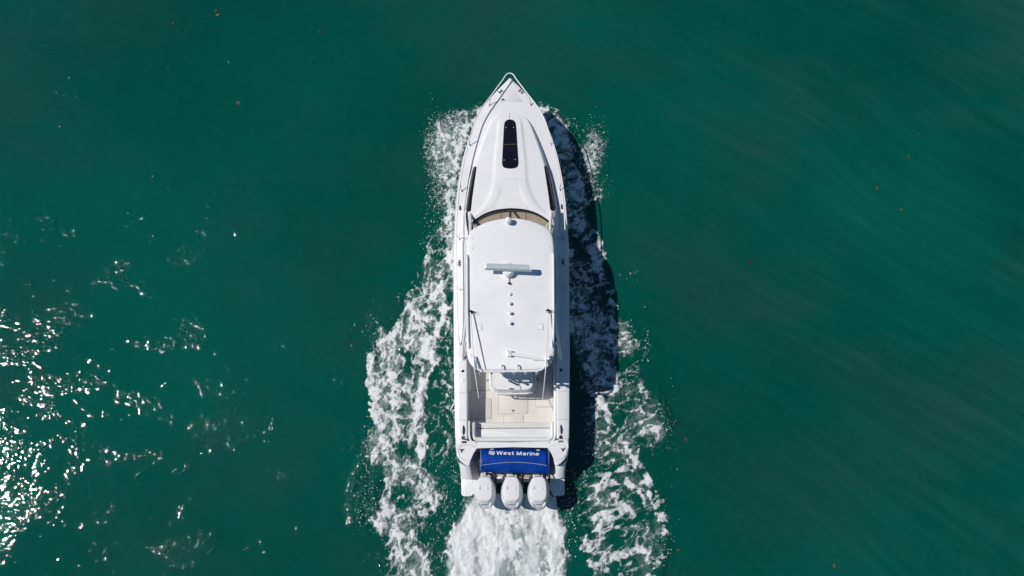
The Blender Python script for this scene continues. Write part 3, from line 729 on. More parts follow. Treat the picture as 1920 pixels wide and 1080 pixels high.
for f0, f1 in ((.0, .034), (.956, 1.)):
    bm = bmesh.new(); ra, rb_ = barring(f0), barring(f1); 
    sc_ = lambda ring, k: [(p - sum(ring, Vector())/12)*k + sum(ring, Vector())/12 for p in ring]
    loft(bm, [sc_(ra, .86 if f0 == 0 else 1.012), sc_(barring((f0+f1)/2), 1.012), sc_(rb_, 1.012 if f0 == 0 else .86)]); finish('radar_end_cap', bm, 'white', rb)
bm = bmesh.new(); lo = [D.lerp(C, f) + Vector((0, -.004, .012)) for f in (.0, .5, 1.)]; tube(bm, lo, .016, 6); finish('radar_edge_trim', bm, 'motorgrey', rb)
p0 = onH(954.9, 522, .02); p1 = onH(955, 531, .07); bm = bmesh.new(); tube(bm, [p0 + Vector((0, .1, .02)), p0, p1], .014, 6); nl = finish('anchor_light_mast', bm, 'motorgrey', top)
bm = bmesh.new(); lathe(bm, p1 + Vector((0, 0, -.01)), [(.02, -.04), (.034, -.01), (.034, .03), (.015, .05)], 10); finish('anchor_light', bm, 'black', nl)
# folded outriggers
for s, base, mid, tip in ((-1, (883, 585.5), (890.6, 693), (899.3, 747.5)), (1, (1028.2, 584.5), (1024.4, 692), (1018.8, 750))):
    b0 = onH(base[0], base[1], .12); mz = HZ + .42; m0 = Pb(mid[0], mid[1], mz); t0 = Pb(tip[0], tip[1], mz + .22)
    bm = bmesh.new(); tube(bm, [b0, b0.lerp(m0, .5) + Vector((0, 0, .01)), m0, t0], .02, 8, radii=[.018, .017, .013, .007]); og = finish('outrigger_pole', bm, 'white', top)
    g = onH(base[0], base[1], 0); bm = bmesh.new(); slab(bm, rrect(g.x-.05, g.x+.05, g.y-.05, g.y+.06, .02), g.z-.01, g.z+.05, .01); tube(bm, [g + Vector((-.03, .03, .03)), g + Vector((-.01, .01, .15))], .03, 8); tube(bm, [g + Vector((.05*s*-1, 0, .1)), g + Vector((.07, -.01, .12))], .022, 8)
    finish('outrigger_base', bm, 'frame', og)
    bm = bmesh.new(); k = g + Vector((.06, 0, .09)); tube(bm, [k, k + Vector((.06, .01, .03)), k + Vector((.13, -.03, .02)), k + Vector((.08, -.07, .0)), k + Vector((.03, -.06, -.02))], .005, 5); finish('line_loop', bm, 'gasket', og)
    if s < 0:
        bm = bmesh.new(); ss = [Pb(a, b, HZ+z) for a, b, z in ((889.6, 668, .03), (889.8, 676, .09), (891.2, 684, .16), (892.6, 692, .12))]; tube(bm, ss, .03, 8); finish('pole_cradle', bm, 'motorgrey', og)
# folded mast arm on the roof
a0, a1 = onH(958, 663.5, .09), onH(1024.5, 674, .09); bm = bmesh.new()
d = (a1-a0).normalized(); nrm = Vector((-d.y, d.x, 0)); 
loft(bm, [[p + nrm*.045 + Vector((0, 0, -.025)), p - nrm*.045 + Vector((0, 0, -.025)), p - nrm*.045 + Vector((0, 0, .025)), p + nrm*.02 + Vector((0, 0, .035)), p + nrm*.045 + Vector((0, 0, .025))] for p in (a0, a1)]); arm = finish('folding_mast_arm', bm, 'white', top)
bm = bmesh.new(); c = onH(956, 664); slab(bm, rrect(c.x-.07, c.x+.06, c.y-.09, c.y+.09, .02), c.z-.01, c.z+.14, .015); mb_ = finish('mast_hinge', bm, 'white', arm)
for dx, dy in ((-.03, .06), (.0, .01), (-.04, -.085)):
    bm = bmesh.new(); lathe(bm, c + Vector((dx, dy, .135)), [(.014, 0), (.014, .014), (.009, .018)], 8); finish('hinge_bolt', bm, 'black', mb_)
bm = bmesh.new(); c = onH(1003.5, 674.5); tube(bm, [c + Vector((-.09, 0, .05)), c + Vector((.08, -.01, .05))], .018, 6); tube(bm, [c + Vector((-.03, .06, .0)), c + Vector((-.02, .02, .1))], .02, 6); slab(bm, rrect(c.x-.05, c.x+.05, c.y-.03, c.y+.03, .01), c.z-.02, c.z+.04, .01); finish('arm_clamp', bm, 'white', arm)
bm = bmesh.new(); c = onH(1026.5, 673); slab(bm, rrect(c.x-.05, c.x+.05, c.y-.06, c.y+.06, .015), c.z-.02, c.z+.16, .015); tube(bm, [c + Vector((-.03, .08, .15)), c + Vector((.06, .06, .22))], .02, 6); tube(bm, [c + Vector((.0, -.05, .15)), c + Vector((.08, -.03, .20))], .02, 6); finish('arm_cradle', bm, 'white', arm)
# hardtop supports
for s in (-1, 1):
    def W(py, hw, z):
        x, y = E(py, hw, z); return Vector((s*x, y, z))
    bm = bmesh.new(); tube(bm, [W(590, 83, 2.85), W(620, 86.5, 2.4), W(650, 90.5, 1.8), W(673, 92, zs_px(673)+.04)], .048, 10); sp = finish('hardtop_support', bm, 'white', boat)
    bm = bmesh.new(); c = W(673.5, 92, zs_px(673)+.04); slab(bm, rrect(c.x-.075, c.x+.075, c.y-.05, c.y+.05, .02), c.z-.03, c.z+.02, .01); finish('support_foot', bm, 'white', sp)
    bm = bmesh.new(); tube(bm, [W(640, 85.5, 2.3), W(655, 88, 2.0), W(664, 87, 1.6)], .022, 8); finish('support_brace', bm, 'white', sp)
    p0 = E(400, 75.5, 2.0); z0 = ZTr(p0[0], p0[1])
    bm = bmesh.new(); tube(bm, [W(400, 76, z0-.02), W(404, 76, z0+.10), W(418, 75.2, 2.45), W(436, 74.5, 2.9)], .05, 10); fp = finish('front_pillar', bm, 'white', boat)
    bm = bmesh.new(); tube(bm, [W(419, 72, 2.15), W(421, 70, 2.3), W(426, 68, 2.55), W(436, 67.5, 2.8)], .03, 8); finish('pillar_brace', bm, 'white', fp)

# ---- helm seat back / bait station module under the aft edge of the hardtop
ZM = 1.74
mo = [(921, 686), (998.5, 686), (998.8, 718), (997, 725.5), (990, 730.5), (980, 731.2), (938, 730.6), (928.5, 729.6), (922, 724), (920.6, 716)]
base = [Vector((p[0], p[1], 0)) for p in roundcorners([Pb(a, b, ZM).xy for a, b in mo], .05, 3)]
cx = sum(p.x for p in base)/len(base); cyy = sum(p.y for p in base)/len(base)
bm = bmesh.new(); rings = []
for k, z in ((.97, SOLE), (.97, 1.30), (1.0, 1.40), (1.01, 1.62), (1.0, ZM-.035), (.985, ZM-.01), (.955, ZM), (.945, ZM-.012), (.93, ZM-.012)):
    rings.append([Vector((cx + (p.x-cx)*k, cyy + (p.y-cyy)*k, z)) for p in base])
loft(bm, rings); mod = finish('bait_station', bm, 'gel', boat, 40)
bm = bmesh.new(); pts = []
for a, b in ((917.6, 700), (917.8, 718), (919.3, 728), (924, 735.4), (933, 737.4), (960, 738), (987, 737.6), (996, 735.6), (1001.2, 729), (1002.4, 718), (1002.4, 700)):
    pts.append(Pb(a, b, 1.38))
tube(bm, smoothline(pts, 3), .024, 8); mr = finish('grab_rail', bm, 'white', mod)
for a, b in ((929.8, 736.8), (975.5, 737.8), (1002.2, 718), (917.7, 716), (991, 737)):
    p = Pb(a, b, 1.38); bm = bmesh.new(); tube(bm, [p, p + Vector(((cx-p.x)*.10, (cyy-p.y)*.22, .03))], .015, 6); finish('rail_post', bm, 'white', mr)
c = Pb(958, 729, ZM); bm = bmesh.new(); tube(bm, [c + Vector((d, 0, .03)) for d in (-.085, -.04, 0, .04, .085)], .012, 6, radii=[.005, .014, .018, .014, .005]); tube(bm, [c, c + Vector((0, 0, .03))], .015); finish('lid_latch', bm, 'frame', mod)
bm = bmesh.new(); slab(bm, [p.xy for p in (Pb(935, 640, 1.5), Pb(985, 640, 1.5), Pb(985, 690, 1.5), Pb(935, 690, 1.5))], SOLE, 1.6, .05); finish('helm_seat_box', bm, 'gel', boat)

# ---- aft bench
ZS_, ZB = .86, 1.13
def bx(a0, a1, b0, b1, z0, z1, r, bev, name, m, parent):
    p, q = Pb(a0, b1, z1), Pb(a1, b0, z1); bm = bmesh.new(); slab(bm, rrect(p.x, q.x, p.y, q.y, r), z0, z1, bev, 4); return finish(name, bm, m, parent, 50)
bench = bx(884, 1035, 793, 827, SOLE, ZS_-.10, .03, .01, 'aft_bench', 'gel', boat)
bx(889, 1030, 791.3, 803, ZS_-.16, ZS_-.01, .03, .035, 'seat_cushion', 'vinyl', bench)
bx(889, 1030, 803.3, 821, ZS_-.16, ZS_, .03, .03, 'seat_cushion', 'bolster', bench)
pts = [Pb(a, b, ZB - .075) for a, b in ((885.8, 791.2), (885.8, 792.6), (885.8, 797), (885.7, 806), (885.8, 814), (887, 819.5), (890, 822.8), (896, 823.8), (925, 824), (959.5, 824.1), (994, 824), (1023.5, 823.8), (1029.6, 822.8), (1032.6, 819.5), (1033.8, 814), (1033.8, 806), (1033.7, 797), (1033.7, 792.6), (1033.7, 791.2))]
sp_ = smoothline(pts, 3); n_ = len(sp_); bm = bmesh.new()
tube(bm, sp_, .074, 12, radii=[.074*min(1, (.35 + .65*math.sqrt(min(1, min(k, n_-1-k)/5.)))) for k in range(n_)])
for v in bm.verts:
    if v.co.z < ZB - .075: v.co.z = ZB - .075 - (ZB - .075 - v.co.z)*3.2
finish('backrest', bm, 'bolster', bench, 60)
for a in (889.7, 1030):
    p, q = Pb(a, 820, ZB), Pb(a, 828, ZB); seam([p + Vector((0, 0, -.01)), (p+q)/2 + Vector((0, 0, .004)), q + Vector((0, 0, -.01))], .006, 'softseam', bench)
for a in (890.7, 1028):
    p = Pb(a, 829.5, ZT); bm = bmesh.new(); tube(bm, [p + Vector((0, .03, .012)), p + Vector((0, -.03, .012))], .012, 5); finish('seat_hinge', bm, 'motorgrey', bench)

for sgn in (-1, 1):
    pts = []
    for hw, py in ((80.5, 789), (80.5, 812), (79.6, 821), (77, 826.5), (72, 829), (68, 829.3)):
        x, y = E(py, hw, 1.2); pts.append((sgn*x, y, 1.2))
    bm = bmesh.new(); tube(bm, smoothline(pts, 4), .035, 8); finish('coaming_liner', bm, 'gel', boat)

# ---- outboard motors
def motor(px):
    zc = .95
    c = Pb(px, 924, 1.1); front = Pb(px, 893.3, 1.15).y; aft = Pb(px, 953, .95).y
    bm = bmesh.new(); rings = []
    #      z, half width, front y, aft y, exponent
    spec = [(.40, .20, front-.22, aft+.35, 2.6), (.55, .29, front-.10, aft+.14, 3.), (.72, .325, front-.05, aft+.02, 3.1), (.88, .340, front-.02, aft-.0, 3.1), (1.02, .338, front, aft+.015, 3.1), (1.12, .326, front+.005, aft+.05, 3.1)]
    def ring(z, hw, f, a, e, tf=.34, ta=.30, n=44):
        out = []; m_ = (f+a)/2; hl = (f-a)/2
        for j in range(n):
            t = 2*math.pi*j/n; ct, st_ = math.cos(t), math.sin(t)
            yy = math.copysign(abs(st_)**(2/e), st_); xx = math.copysign(abs(ct)**(2/e), ct)
            taper = 1 - tf*max(0, .25*yy+.75*yy*abs(yy) if yy > 0 else 0) - ta*max(0, -yy)**2.6
            out.append(Vector((c.x + xx*hw*taper, m_ + yy*hl, z)))
        return out
    loft(bm, [ring(*s_) for s_ in spec]); low = finish('outboard_motor', bm, 'motor', boat, 45)
    bm = bmesh.new(); yp = Pb(px, 938.6, 1.37).y              # aft edge of the flat crown
    spec2 = [(1.115, .325, front+.004, aft+.055, 3.1, .34, .30), (1.19, .312, front+.004, aft+.10, 3.3, .33, .26), (1.27, .288, front-.002, aft+.155, 3.6, .29, .20), (1.33, .262, front-.012, yp-.03, 4., .24, .13), (1.362, .246, front-.022, yp-.004, 4.4, .22, .10), (1.378, .226, front-.045, yp+.02, 4.4, .20, .08), (1.386, .16, front-.10, yp+.09, 4., .2, .05), (1.388, .05, front-.3, yp+.25, 3.)]
    rg = [ring(*s_) for s_ in spec2]
    for r_ in rg[2:]:                                     # the crown falls a little towards the front
        for p in r_: p.z -= .05*max(0, (p.y - (front+aft)/2))/.5
    loft(bm, rg); cap = finish('motor_cowling', bm, 'motor', low, 24)
    def ztop(y): return 1.388 - .05*max(0, (y - (front+aft)/2))/.5
    for sgn in (-1, 1):                                   # raised spear lines
        y0, y1 = Pb(px, 904.5, 1.35).y, Pb(px, 917, 1.35).y; xx = c.x + sgn*.105 - .02
        bm = bmesh.new(); tube(bm, [(xx + sgn*-.012, y0, ztop(y0)-.016), (xx, (y0+y1)/2, ztop(y0)+.0), (xx + sgn*.012, y1, ztop(y1)+.006), (xx + sgn*.012, y1-.015, ztop(y1)-.012)], .01, 6, radii=[.003, .012, .02, .006]); finish('cowling_ridge', bm, 'motor' if sgn > 0 else 'motorgrey', cap)  # port ridge grey: its dark shading is put into the colour
    # aft air intakes
    yv = Pb(px, 943.8, 1.2).y
    bm = bmesh.new(); slab(bm, rrect(c.x-.12, c.x+.09, yv-.045, yv+.05, .02), 1.08, lambda x, y: 1.235 + (y-yv)*.9, .012); v1 = finish('intake_scoop', bm, 'motor', cap)
    bm = bmesh.new(); slab(bm, rrect(c.x-.105, c.x+.075, yv+.022, yv+.060, .008), 1.10, lambda x, y: 1.252 + (y-yv)*.9, .002); finish('intake_slot', bm, 'slot', v1)
    bm = bmesh.new(); slab(bm, rrect(c.x-.105, c.x+.075, yv-.052, yv-.030, .008), 1.08, lambda x, y: 1.236 + (y-yv)*.9, .002); finish('intake_slot', bm, 'slot', v1)
    for sgn in (-1, 1):
        bm = bmesh.new(); xx = c.x + sgn*.185; pts = [(xx - sgn*.05, yv-.09, 1.13), (xx, yv-.03, 1.165), (xx + sgn*.02, yv+.05, 1.22)]
        tube(bm, pts, .028, 8, radii=[.018, .034, .02]); finish('intake_cheek', bm, 'motor', cap)
    bm = bmesh.new(); tube(bm, [Vector((c.x + math.cos(a)*.25, Pb(px, 941, 1.05).y - math.sin(a)*.19, 1.07)) for a in np.linspace(.25, math.pi-.25, 12)], .012, 6); finish('cowling_seam', bm, 'motorgrey', low)
    bm = bmesh.new(); slab(bm, rrect(c.x-.13, c.x+.13, front-.72, front-.12, .09), -.6, .5, 0); finish('midsection', bm, 'motor', low)
    bm = bmesh.new(); slab(bm, rrect(c.x-.16, c.x+.16, front-.2, front+.14, .03), .30, .62, .02); finish('clamp_bracket', bm, 'motorgrey', low)
    # rigging hose and fittings
    h0 = Pb(px + 15.5, 884, .80); pts = [h0 + Vector((-.05, .05, 0)), h0, Pb(px + 19.5, 891, .85), Pb(px + 20, 899, .80), Pb(px + 19.5, 905, .66)]
    bm = bmesh.new(); tube(bm, smoothline(pts, 4), .034, 8); finish('rigging_hose', bm, 'black', low)
    bm = bmesh.new(); q = Pb(px + 3.5, 889, .8); tube(bm, [q + Vector((0, .04, -.1)), q + Vector((0, -.02, .02))], .035, 8); finish('tilt_fitting', bm, 'black', low)
    bm = bmesh.new(); q0, q1 = Pb(px + 20, 903, .62), Pb(px + 19, 922, .55); tube(bm, [q0, q1], .018, 6); finish('side_strip', bm, 'green', low)
for px in (907.4, 958.2, 1008.0): motor(px)
# dark cable on the port wall of the notch
bm = bmesh.new(); tube(bm, smoothline([Pb(a, b, z) for a, b, z in ((895.5, 848, .95), (897, 858, .75), (896.5, 872, .6), (896.5, 886, .5), (899, 892, .46))], 4), .022, 6); finish('wiring_loom', bm, 'black', well)

# ================= rolled blue mat on the stern =================
roll = bpy.data.objects.new('rolled_mat', None); COL.objects.link(roll)
rc = at(965, 865, .95); roll.location = (rc[0], rc[1], .95); roll.rotation_euler = (0, 0, R_(-1.3))
tag(roll, 'rolled blue vinyl mat with white lettering lying across the stern', 'rolled mat')
RW = 1.045; ry, rz = .362, .27
def rollpt(a, k=1.): return (math.cos(a)*ry*k, math.sin(a)*rz*k)
bm = bmesh.new(); rings = []
nx = 24
for i in range(nx+1):
    x = -RW + 2*RW*i/nx; ring = []
    for j in range(40):
        a = 2*math.pi*j/40; y, z = rollpt(a, .965); w_ = .006*mnoise.noise(Vector((x*3, y*5, z*5)))
        ring.append(Vector((x, y*(1+w_*2), z + w_)))
    rings.append(ring)
loft(bm, rings); body = finish('mat_roll', bm, 'blue', roll, 50)
for s in (-1, 1):                                        # spiral ends
    bm = bmesh.new(); tube(bm, [Vector((s*(RW+.004), math.cos(t)*ry*(1-t/22), math.sin(t)*rz*(1-t/22))) for t in np.linspace(0, 18, 90)], .008, 4); finish('spiral_end', bm, 'bluedge', body)
# outer flap: wraps from the front over the top, its free edge bowed
def flap_end(x): 
    t = x/RW; return R_(96.5 + 15*abs(t)**1.8 - 3*t)    # angle of the free edge (90 = top); bows forward in the middle
bm = bmesh.new(); rows = []; edge = []
for i in range(33):
    x = -RW*1.0 + 1.94*RW*i/32; a1 = flap_end(x); row = []
    for j in range(25):
        a = R_(-20) + (a1 - R_(-20))*j/24; lift = 1.0 + .08*(j/24)**3; y, z = rollpt(a, lift)
        row.append(Vector((x, y, z + .004*mnoise.noise(Vector((x*4, y*6, 3))))))
    rows.append(row); edge.append(row[-1].copy())
n0 = len(rows); loft(bm, rows, close=False)
fl = finish('mat_flap', bm, 'blue', roll, 60); sm = fl.modifiers.new('thickness', 'SOLIDIFY'); sm.thickness = .022; sm.offset = 0
bm = bmesh.new(); tube(bm, [p + Vector((0, -.004, .008)) for p in edge], .0065, 6); finish('flap_edge', bm, 'bluedge', fl)
def flap_z(y):
    """top of the flap at offset y from the roll axis"""
    lo, hi = R_(0), R_(125)
    for _ in range(30):
        m_ = (lo+hi)/2; j = (m_ + R_(20))/(R_(120)); yy = rollpt(m_, 1. + .08*min(1, j)**3)[0]
        if yy > y: lo = m_
        else: hi = m_
    j = (lo + R_(20))/(R_(120)); return rollpt(lo, 1. + .08*min(1, j)**3)[1]
# lettering: heavy wide grotesque letters drawn as flat strokes, laid on the flap
def arc(cx_, cy2, rx, ry2, a0, a1, n=14): return [(cx_ + rx*math.cos(R_(a)), cy2 + ry2*math.sin(R_(a))) for a in np.linspace(a0, a1, n)]
XH, SW = .74, .21
GL = {                                                    # letter: (advance, strokes); cap height 1
 'W': (1.62, [[(.10, 1.), (.42, .0)], [(.42, .0), (.76, 1.)], [(.76, 1.), (1.10, .0)], [(1.10, .0), (1.42, 1.)]]),
 'M': (1.36, [[(.13, 0.), (.13, 1.)], [(.16, .98), (.60, .06)], [(.60, .06), (1.04, .98)], [(1.07, 1.), (1.07, 0.)]]),
 'e': (1.00, [[(.13, .40), (.80, .40)], arc(.46, XH/2, .34, XH/2-.09, 4, 320, 20)]),
 's': (.90, [arc(.40, XH*.73-.02, .28, XH*.25-.07, 20, 262, 12) + arc(.42, XH*.27+.0, .29, XH*.25-.06, 82, -160, 12)]),
 't': (.66, [[(.28, .95), (.28, .22)] + arc(.44, .24, .16, .15, 190, 285, 6) + [(.58, .09)], [(.04, .64), (.58, .64)]]),
 'a': (.98, [arc(.42, XH-.26, .28, .17, 165, 0, 9) + [(.70, .0)], arc(.38, .215, .27, .14, 60, 330, 14) + [(.70, .26)], [(.38, .36), (.70, .40)]]),
 'r': (.66, [[(.15, 0.), (.15, XH)], arc(.46, .36, .30, .29, 165, 80, 8)]),
 'i': (.40, [[(.16, 0.), (.16, XH)], [(.16, .86), (.16, 1.02)]]),
 'n': (.98, [[(.15, 0.), (.15, XH)], arc(.45, .40, .30, .25, 170, 10, 10) + [(.76, .0)]]),
 ' ': (.52, []),
}
TEXT = 'West Marine'; adv = sum(GL[ch][0] for ch in TEXT); bm = bmesh.new(); pen = 0.; zl = 0
LX0, LX1, LY0, LY1 = -.570, .765, .170, .284
for ch in TEXT:
    for st_ in GL[ch][1]:
        fine = []
        for a, b in zip(st_, st_[1:]):
            m_ = max(1, int(math.hypot(b[0]-a[0], b[1]-a[1])/.12)); fine += [(a[0]+(b[0]-a[0])*k/m_, a[1]+(b[1]-a[1])*k/m_) for k in range(m_)]
        fine.append(st_[-1]); le, ri = [], []
        for k, p in enumerate(fine):
            q0, q1 = fine[max(0, k-1)], fine[min(len(fine)-1, k+1)]; dx, dy = q1[0]-q0[0], q1[1]-q0[1]; L_ = math.hypot(dx, dy) or 1; w_ = SW*(.5 if abs(dx) < abs(dy) else .41)
            for lst, sg in ((le, 1), (ri, -1)):
                X_ = LX0 + (pen + p[0] - sg*dy/L_*w_)/adv*(LX1-LX0); yy = min(1.02, max(-.02, p[1] + sg*dx/L_*w_)); Y_ = LY0 + yy*(LY1-LY0)
                lst.append(Vector((X_, Y_, flap_z(Y_) + .0155 + .0004*(zl % 4))))
        loft(bm, [le, ri], close=False); zl += 1
    pen += GL[ch][0]
finish('lettering', bm, 'letter', fl, smooth=False)
# wave emblem beside the words: a rounded block cut by three wavy bands
bm = bmesh.new()
for k in range(4):
    yy = .268 - k*.030
    top_, bot = [], []
    for i in range(17):
        t = i/16; x = -.80 + .185*t; wv = .011*math.sin(t*math.pi*2 + .4); cut = .012*(abs(2*t-1)**4)
        up = yy + wv + .010 - (cut if k == 0 else 0); dn = yy + wv - .010 + (cut if k == 3 else 0)
        top_.append(Vector((x, up, flap_z(up)+.0155))); bot.append(Vector((x, dn, flap_z(dn)+.0155)))
    loft(bm, [top_, bot], close=False)
finish('emblem', bm, 'letter', fl, smooth=False)
# strap buckles and snaps along the upper edge
for x in (-.70, .72):
    bm = bmesh.new(); y = .335; slab(bm, rrect(x-.055, x+.055, y-.025, y+.03, .02), flap_z(y)-.02, flap_z(y)+.035, .012); finish('strap_buckle', bm, 'motorgrey', fl)
bm = bmesh.new(); lathe(bm, (-RW-.05, -.02, -.02), [(.10, -.03), (.10, .03)], 16, axis=(1, 0, 0)); finish('end_cap', bm, 'black', body)

# ================= water =================
XA, XB, YA, YB, ST_ = -26., 26., -9., 28., .16
nx, ny = int((XB-XA)/ST_)+1, int((YB-YA)/ST_)+1
gx, gy = np.meshgrid(np.linspace(XA, XB, nx), np.linspace(YA, YB, ny))
edge_f = np.clip(np.minimum(np.minimum(gx-XA, XB-gx), np.minimum(gy-YA, YB-gy))/3., 0, 1)
chop = np.zeros(gx.shape)
for pts, amp, soft in (([(690,560),(850,430),(850,1080),(690,1090),(640,980),(640,890),(680,800)], .55, .6), ([(1068,420),(1130,420),(1180,560),(1230,680),(1275,800),(1262,900),(1270,1085),(1060,1085),(1060,700)], .55, .6),
                       ([(645,885),(725,885),(720,1000),(650,990)], 1.0, .35), ([(1225,705),(1250,735),(1270,800),(1250,815),(1232,770)], 1., .25), ([(1050,880),(1090,870),(1110,1000),(1060,1010)], 1., .3), ([(1215,1000),(1262,1000),(1258,1090),(1210,1090)], .9, .3)):
    chop = np.maximum(chop, amp*sst(-soft, soft, poly_sd(gx, gy, PX(pts))))
swell = .05*(fbm(gx*.35, gy*.22, 201, 3)-.5) + .02*(fbm(gx*1.1, gy*.9, 211, 3)-.5)
swell = (swell + chop*.10*(fbm(gx*1.5, gy*1.5, 221, 3)-.5))*edge_f
co = np.stack([gx, gy, swell], -1).reshape(-1, 3)
idx = np.arange(nx*ny).reshape(ny, nx)
quads = np.stack([idx[:-1, :-1], idx[:-1, 1:], idx[1:, 1:], idx[1:, :-1]], -1).reshape(-1, 4).tolist()
B_ = 3500.
n0 = len(co); far = np.array([[-B_, -B_, 0], [B_, -B_, 0], [B_, B_, 0], [-B_, B_, 0]]); co = np.vstack([co, far])
c00, c10, c11, c01 = idx[0, 0], idx[0, -1], idx[-1, -1], idx[-1, 0]
faces = quads + [[n0, n0+1] + idx[0, ::-1].tolist(), [n0+1, n0+2] + idx[::-1, -1].tolist(), [n0+2, n0+3] + idx[-1, :].tolist(), [n0+3, n0] + idx[:, 0].tolist()]
me = bpy.data.meshes.new('water'); me.from_pydata(co.tolist(), [], faces); me.shade_smooth()
at_ = me.attributes.new('chop', 'FLOAT', 'POINT'); at_.data.foreach_set('value', np.concatenate([chop.ravel(), np.zeros(4)]).astype(np.float32))
wm = bpy.data.materials.new('green_sea_water'); wm.use_nodes = True; N, L = wm.node_tree.nodes, wm.node_tree.links; b = N['Principled BSDF']
def node(t, **kw):
    n = N.new(t)
    for k, v in kw.items(): setattr(n, k, v)
    return n
def noise(vec, scale, detail=3, rough=.5, dist=0.):
    n = node('ShaderNodeTexNoise'); n.inputs['Scale'].default_value = scale; n.inputs['Detail'].default_value = detail; n.inputs['Roughness'].default_value = rough; n.inputs['Distortion'].default_value = dist
    L.new(vec, n.inputs['Vector']); return n.outputs[0]
def math_(op, a, b_=None, c=None):
    n = node('ShaderNodeMath', operation=op)
    for i, v in enumerate((a, b_, c)):
        if v is None: continue
        if isinstance(v, (int, float)): n.inputs[i].default_value = v
        else: L.new(v, n.inputs[i])
    return n.outputs[0]
def rng(v, a, b_, c=0., d=1., smooth=False):
    n = node('ShaderNodeMapRange', interpolation_type='SMOOTHSTEP' if smooth else 'LINEAR')
    n.inputs[1].default_value, n.inputs[2].default_value, n.inputs[3].default_value, n.inputs[4].default_value = a, b_, c, d
    L.new(v, n.inputs[0]); return n.outputs[0]
def mapping(vec, rot=0., scale=(1, 1, 1), loc=(0, 0, 0)):
    n = node('ShaderNodeMapping'); n.inputs['Rotation'].default_value = (0, 0, rot); n.inputs['Scale'].default_value = scale; n.inputs['Location'].default_value = loc
    L.new(vec, n.inputs[0]); return n.outputs[0]
geo = node('ShaderNodeNewGeometry'); pos = geo.outputs['Position']
# warp so that streaks of silt and painted-in sky reflection curve
wv = node('ShaderNodeVectorMath', operation='MULTIPLY_ADD'); nn = node('ShaderNodeTexNoise'); nn.inputs['Scale'].default_value = .06; nn.inputs['Detail'].default_value = 2; L.new(pos, nn.inputs['Vector'])
L.new(nn.outputs['Color'], wv.inputs[0]); wv.inputs[1].default_value = (5.5, 5.5, 0); L.new(pos, wv.inputs[2]); warped = wv.outputs[0]
streak = noise(mapping(mapping(warped, R_(36)), 0, (.17, 2.2, 1)), 1.0, 5, .65)
streak_f = noise(mapping(mapping(warped, R_(36)), 0, (.4, 6., 1)), 1.0, 5, .65)
broad = noise(pos, .075, 3, .5); broad2 = noise(mapping(pos, .3, (1, 1.6, 1), (40, 11, 0)), .11, 4, .55)
sep = node('ShaderNodeSeparateXYZ'); L.new(pos, sep.inputs[0])
east = rng(sep.outputs[0], 0., 15., .22, 1., True)       # the streaks are stronger to starboard
ramp = node('ShaderNodeMix', data_type='RGBA'); ramp.inputs[6].default_value = (.0005, .066, .0445, 1); ramp.inputs[7].default_value = (.0012, .090, .062, 1)
L.new(rng(broad, .35, .65), ramp.inputs[0])
m2 = node('ShaderNodeMix', data_type='RGBA'); m2.inputs[7].default_value = (.010, .068, .055, 1); L.new(ramp.outputs[2], m2.inputs[6])      # greyer silty patches
L.new(math_('MULTIPLY', rng(broad2, .45, .75), .8), m2.inputs[0])
stf = math_('MULTIPLY', math_('ADD', rng(streak, .42, .72), math_('MULTIPLY', rng(streak_f, .45, .8), .5)), east)
m3 = node('ShaderNodeMix', data_type='RGBA', blend_type='MULTIPLY'); L.new(m2.outputs[2], m3.inputs[6]); m3.inputs[7].default_value = (3.2, 1.32, 1.42, 1)
L.new(math_('MULTIPLY', stf, .66), m3.inputs[0]); L.new(m3.outputs[2], b.inputs['Base Color'])
b.inputs['IOR'].default_value = 1.33; b.inputs['Subsurface Weight'].default_value = .55; b.inputs['Subsurface Radius'].default_value = (.15, .9, .7); b.inputs['Subsurface Scale'].default_value = .55   # light travels in the silty water
b.inputs['Roughness'].default_value = .028
# ripples: small capillary waves in gusty patches plus longer wavelets
att = node('ShaderNodeAttribute', attribute_name='chop')
gust = noise(mapping(pos, .4, (.6, 1., 1), (3.1, 7.7, 0)), .8, 4, .66); gust2 = noise(pos, 2.6, 3, .6)
gate = math_('ADD', math_('MULTIPLY', rng(gust, .49, .62, .0, 1., True), rng(gust2, .38, .6, .25, 1., True)), math_('ADD', math_('MULTIPLY', att.outputs['Fac'], 1.5), math_('MULTIPLY', math_('POWER', att.outputs['Fac'], 4.), 6.)))
r1 = noise(pos, 4.7, 2, .45); r2 = noise(pos, 1.15, 2, .5)
hgt = math_('ADD', math_('MULTIPLY', math_('MULTIPLY', r1, math_('ADD', math_('MULTIPLY', gate, .9), .24)), .034), math_('MULTIPLY', r2, .02))
bp = node('ShaderNodeBump'); bp.inputs['Strength'].default_value = 1.; bp.inputs['Distance'].default_value = 1.; L.new(hgt, bp.inputs['Height']); L.new(bp.outputs[0], b.inputs['Normal'])
me.materials.append(wm)
wo = bpy.data.objects.new('water', me); COL.objects.link(wo); tag(wo, 'deep green sea water with faint streaks of silt and painted sky reflection', 'water', kind='structure')

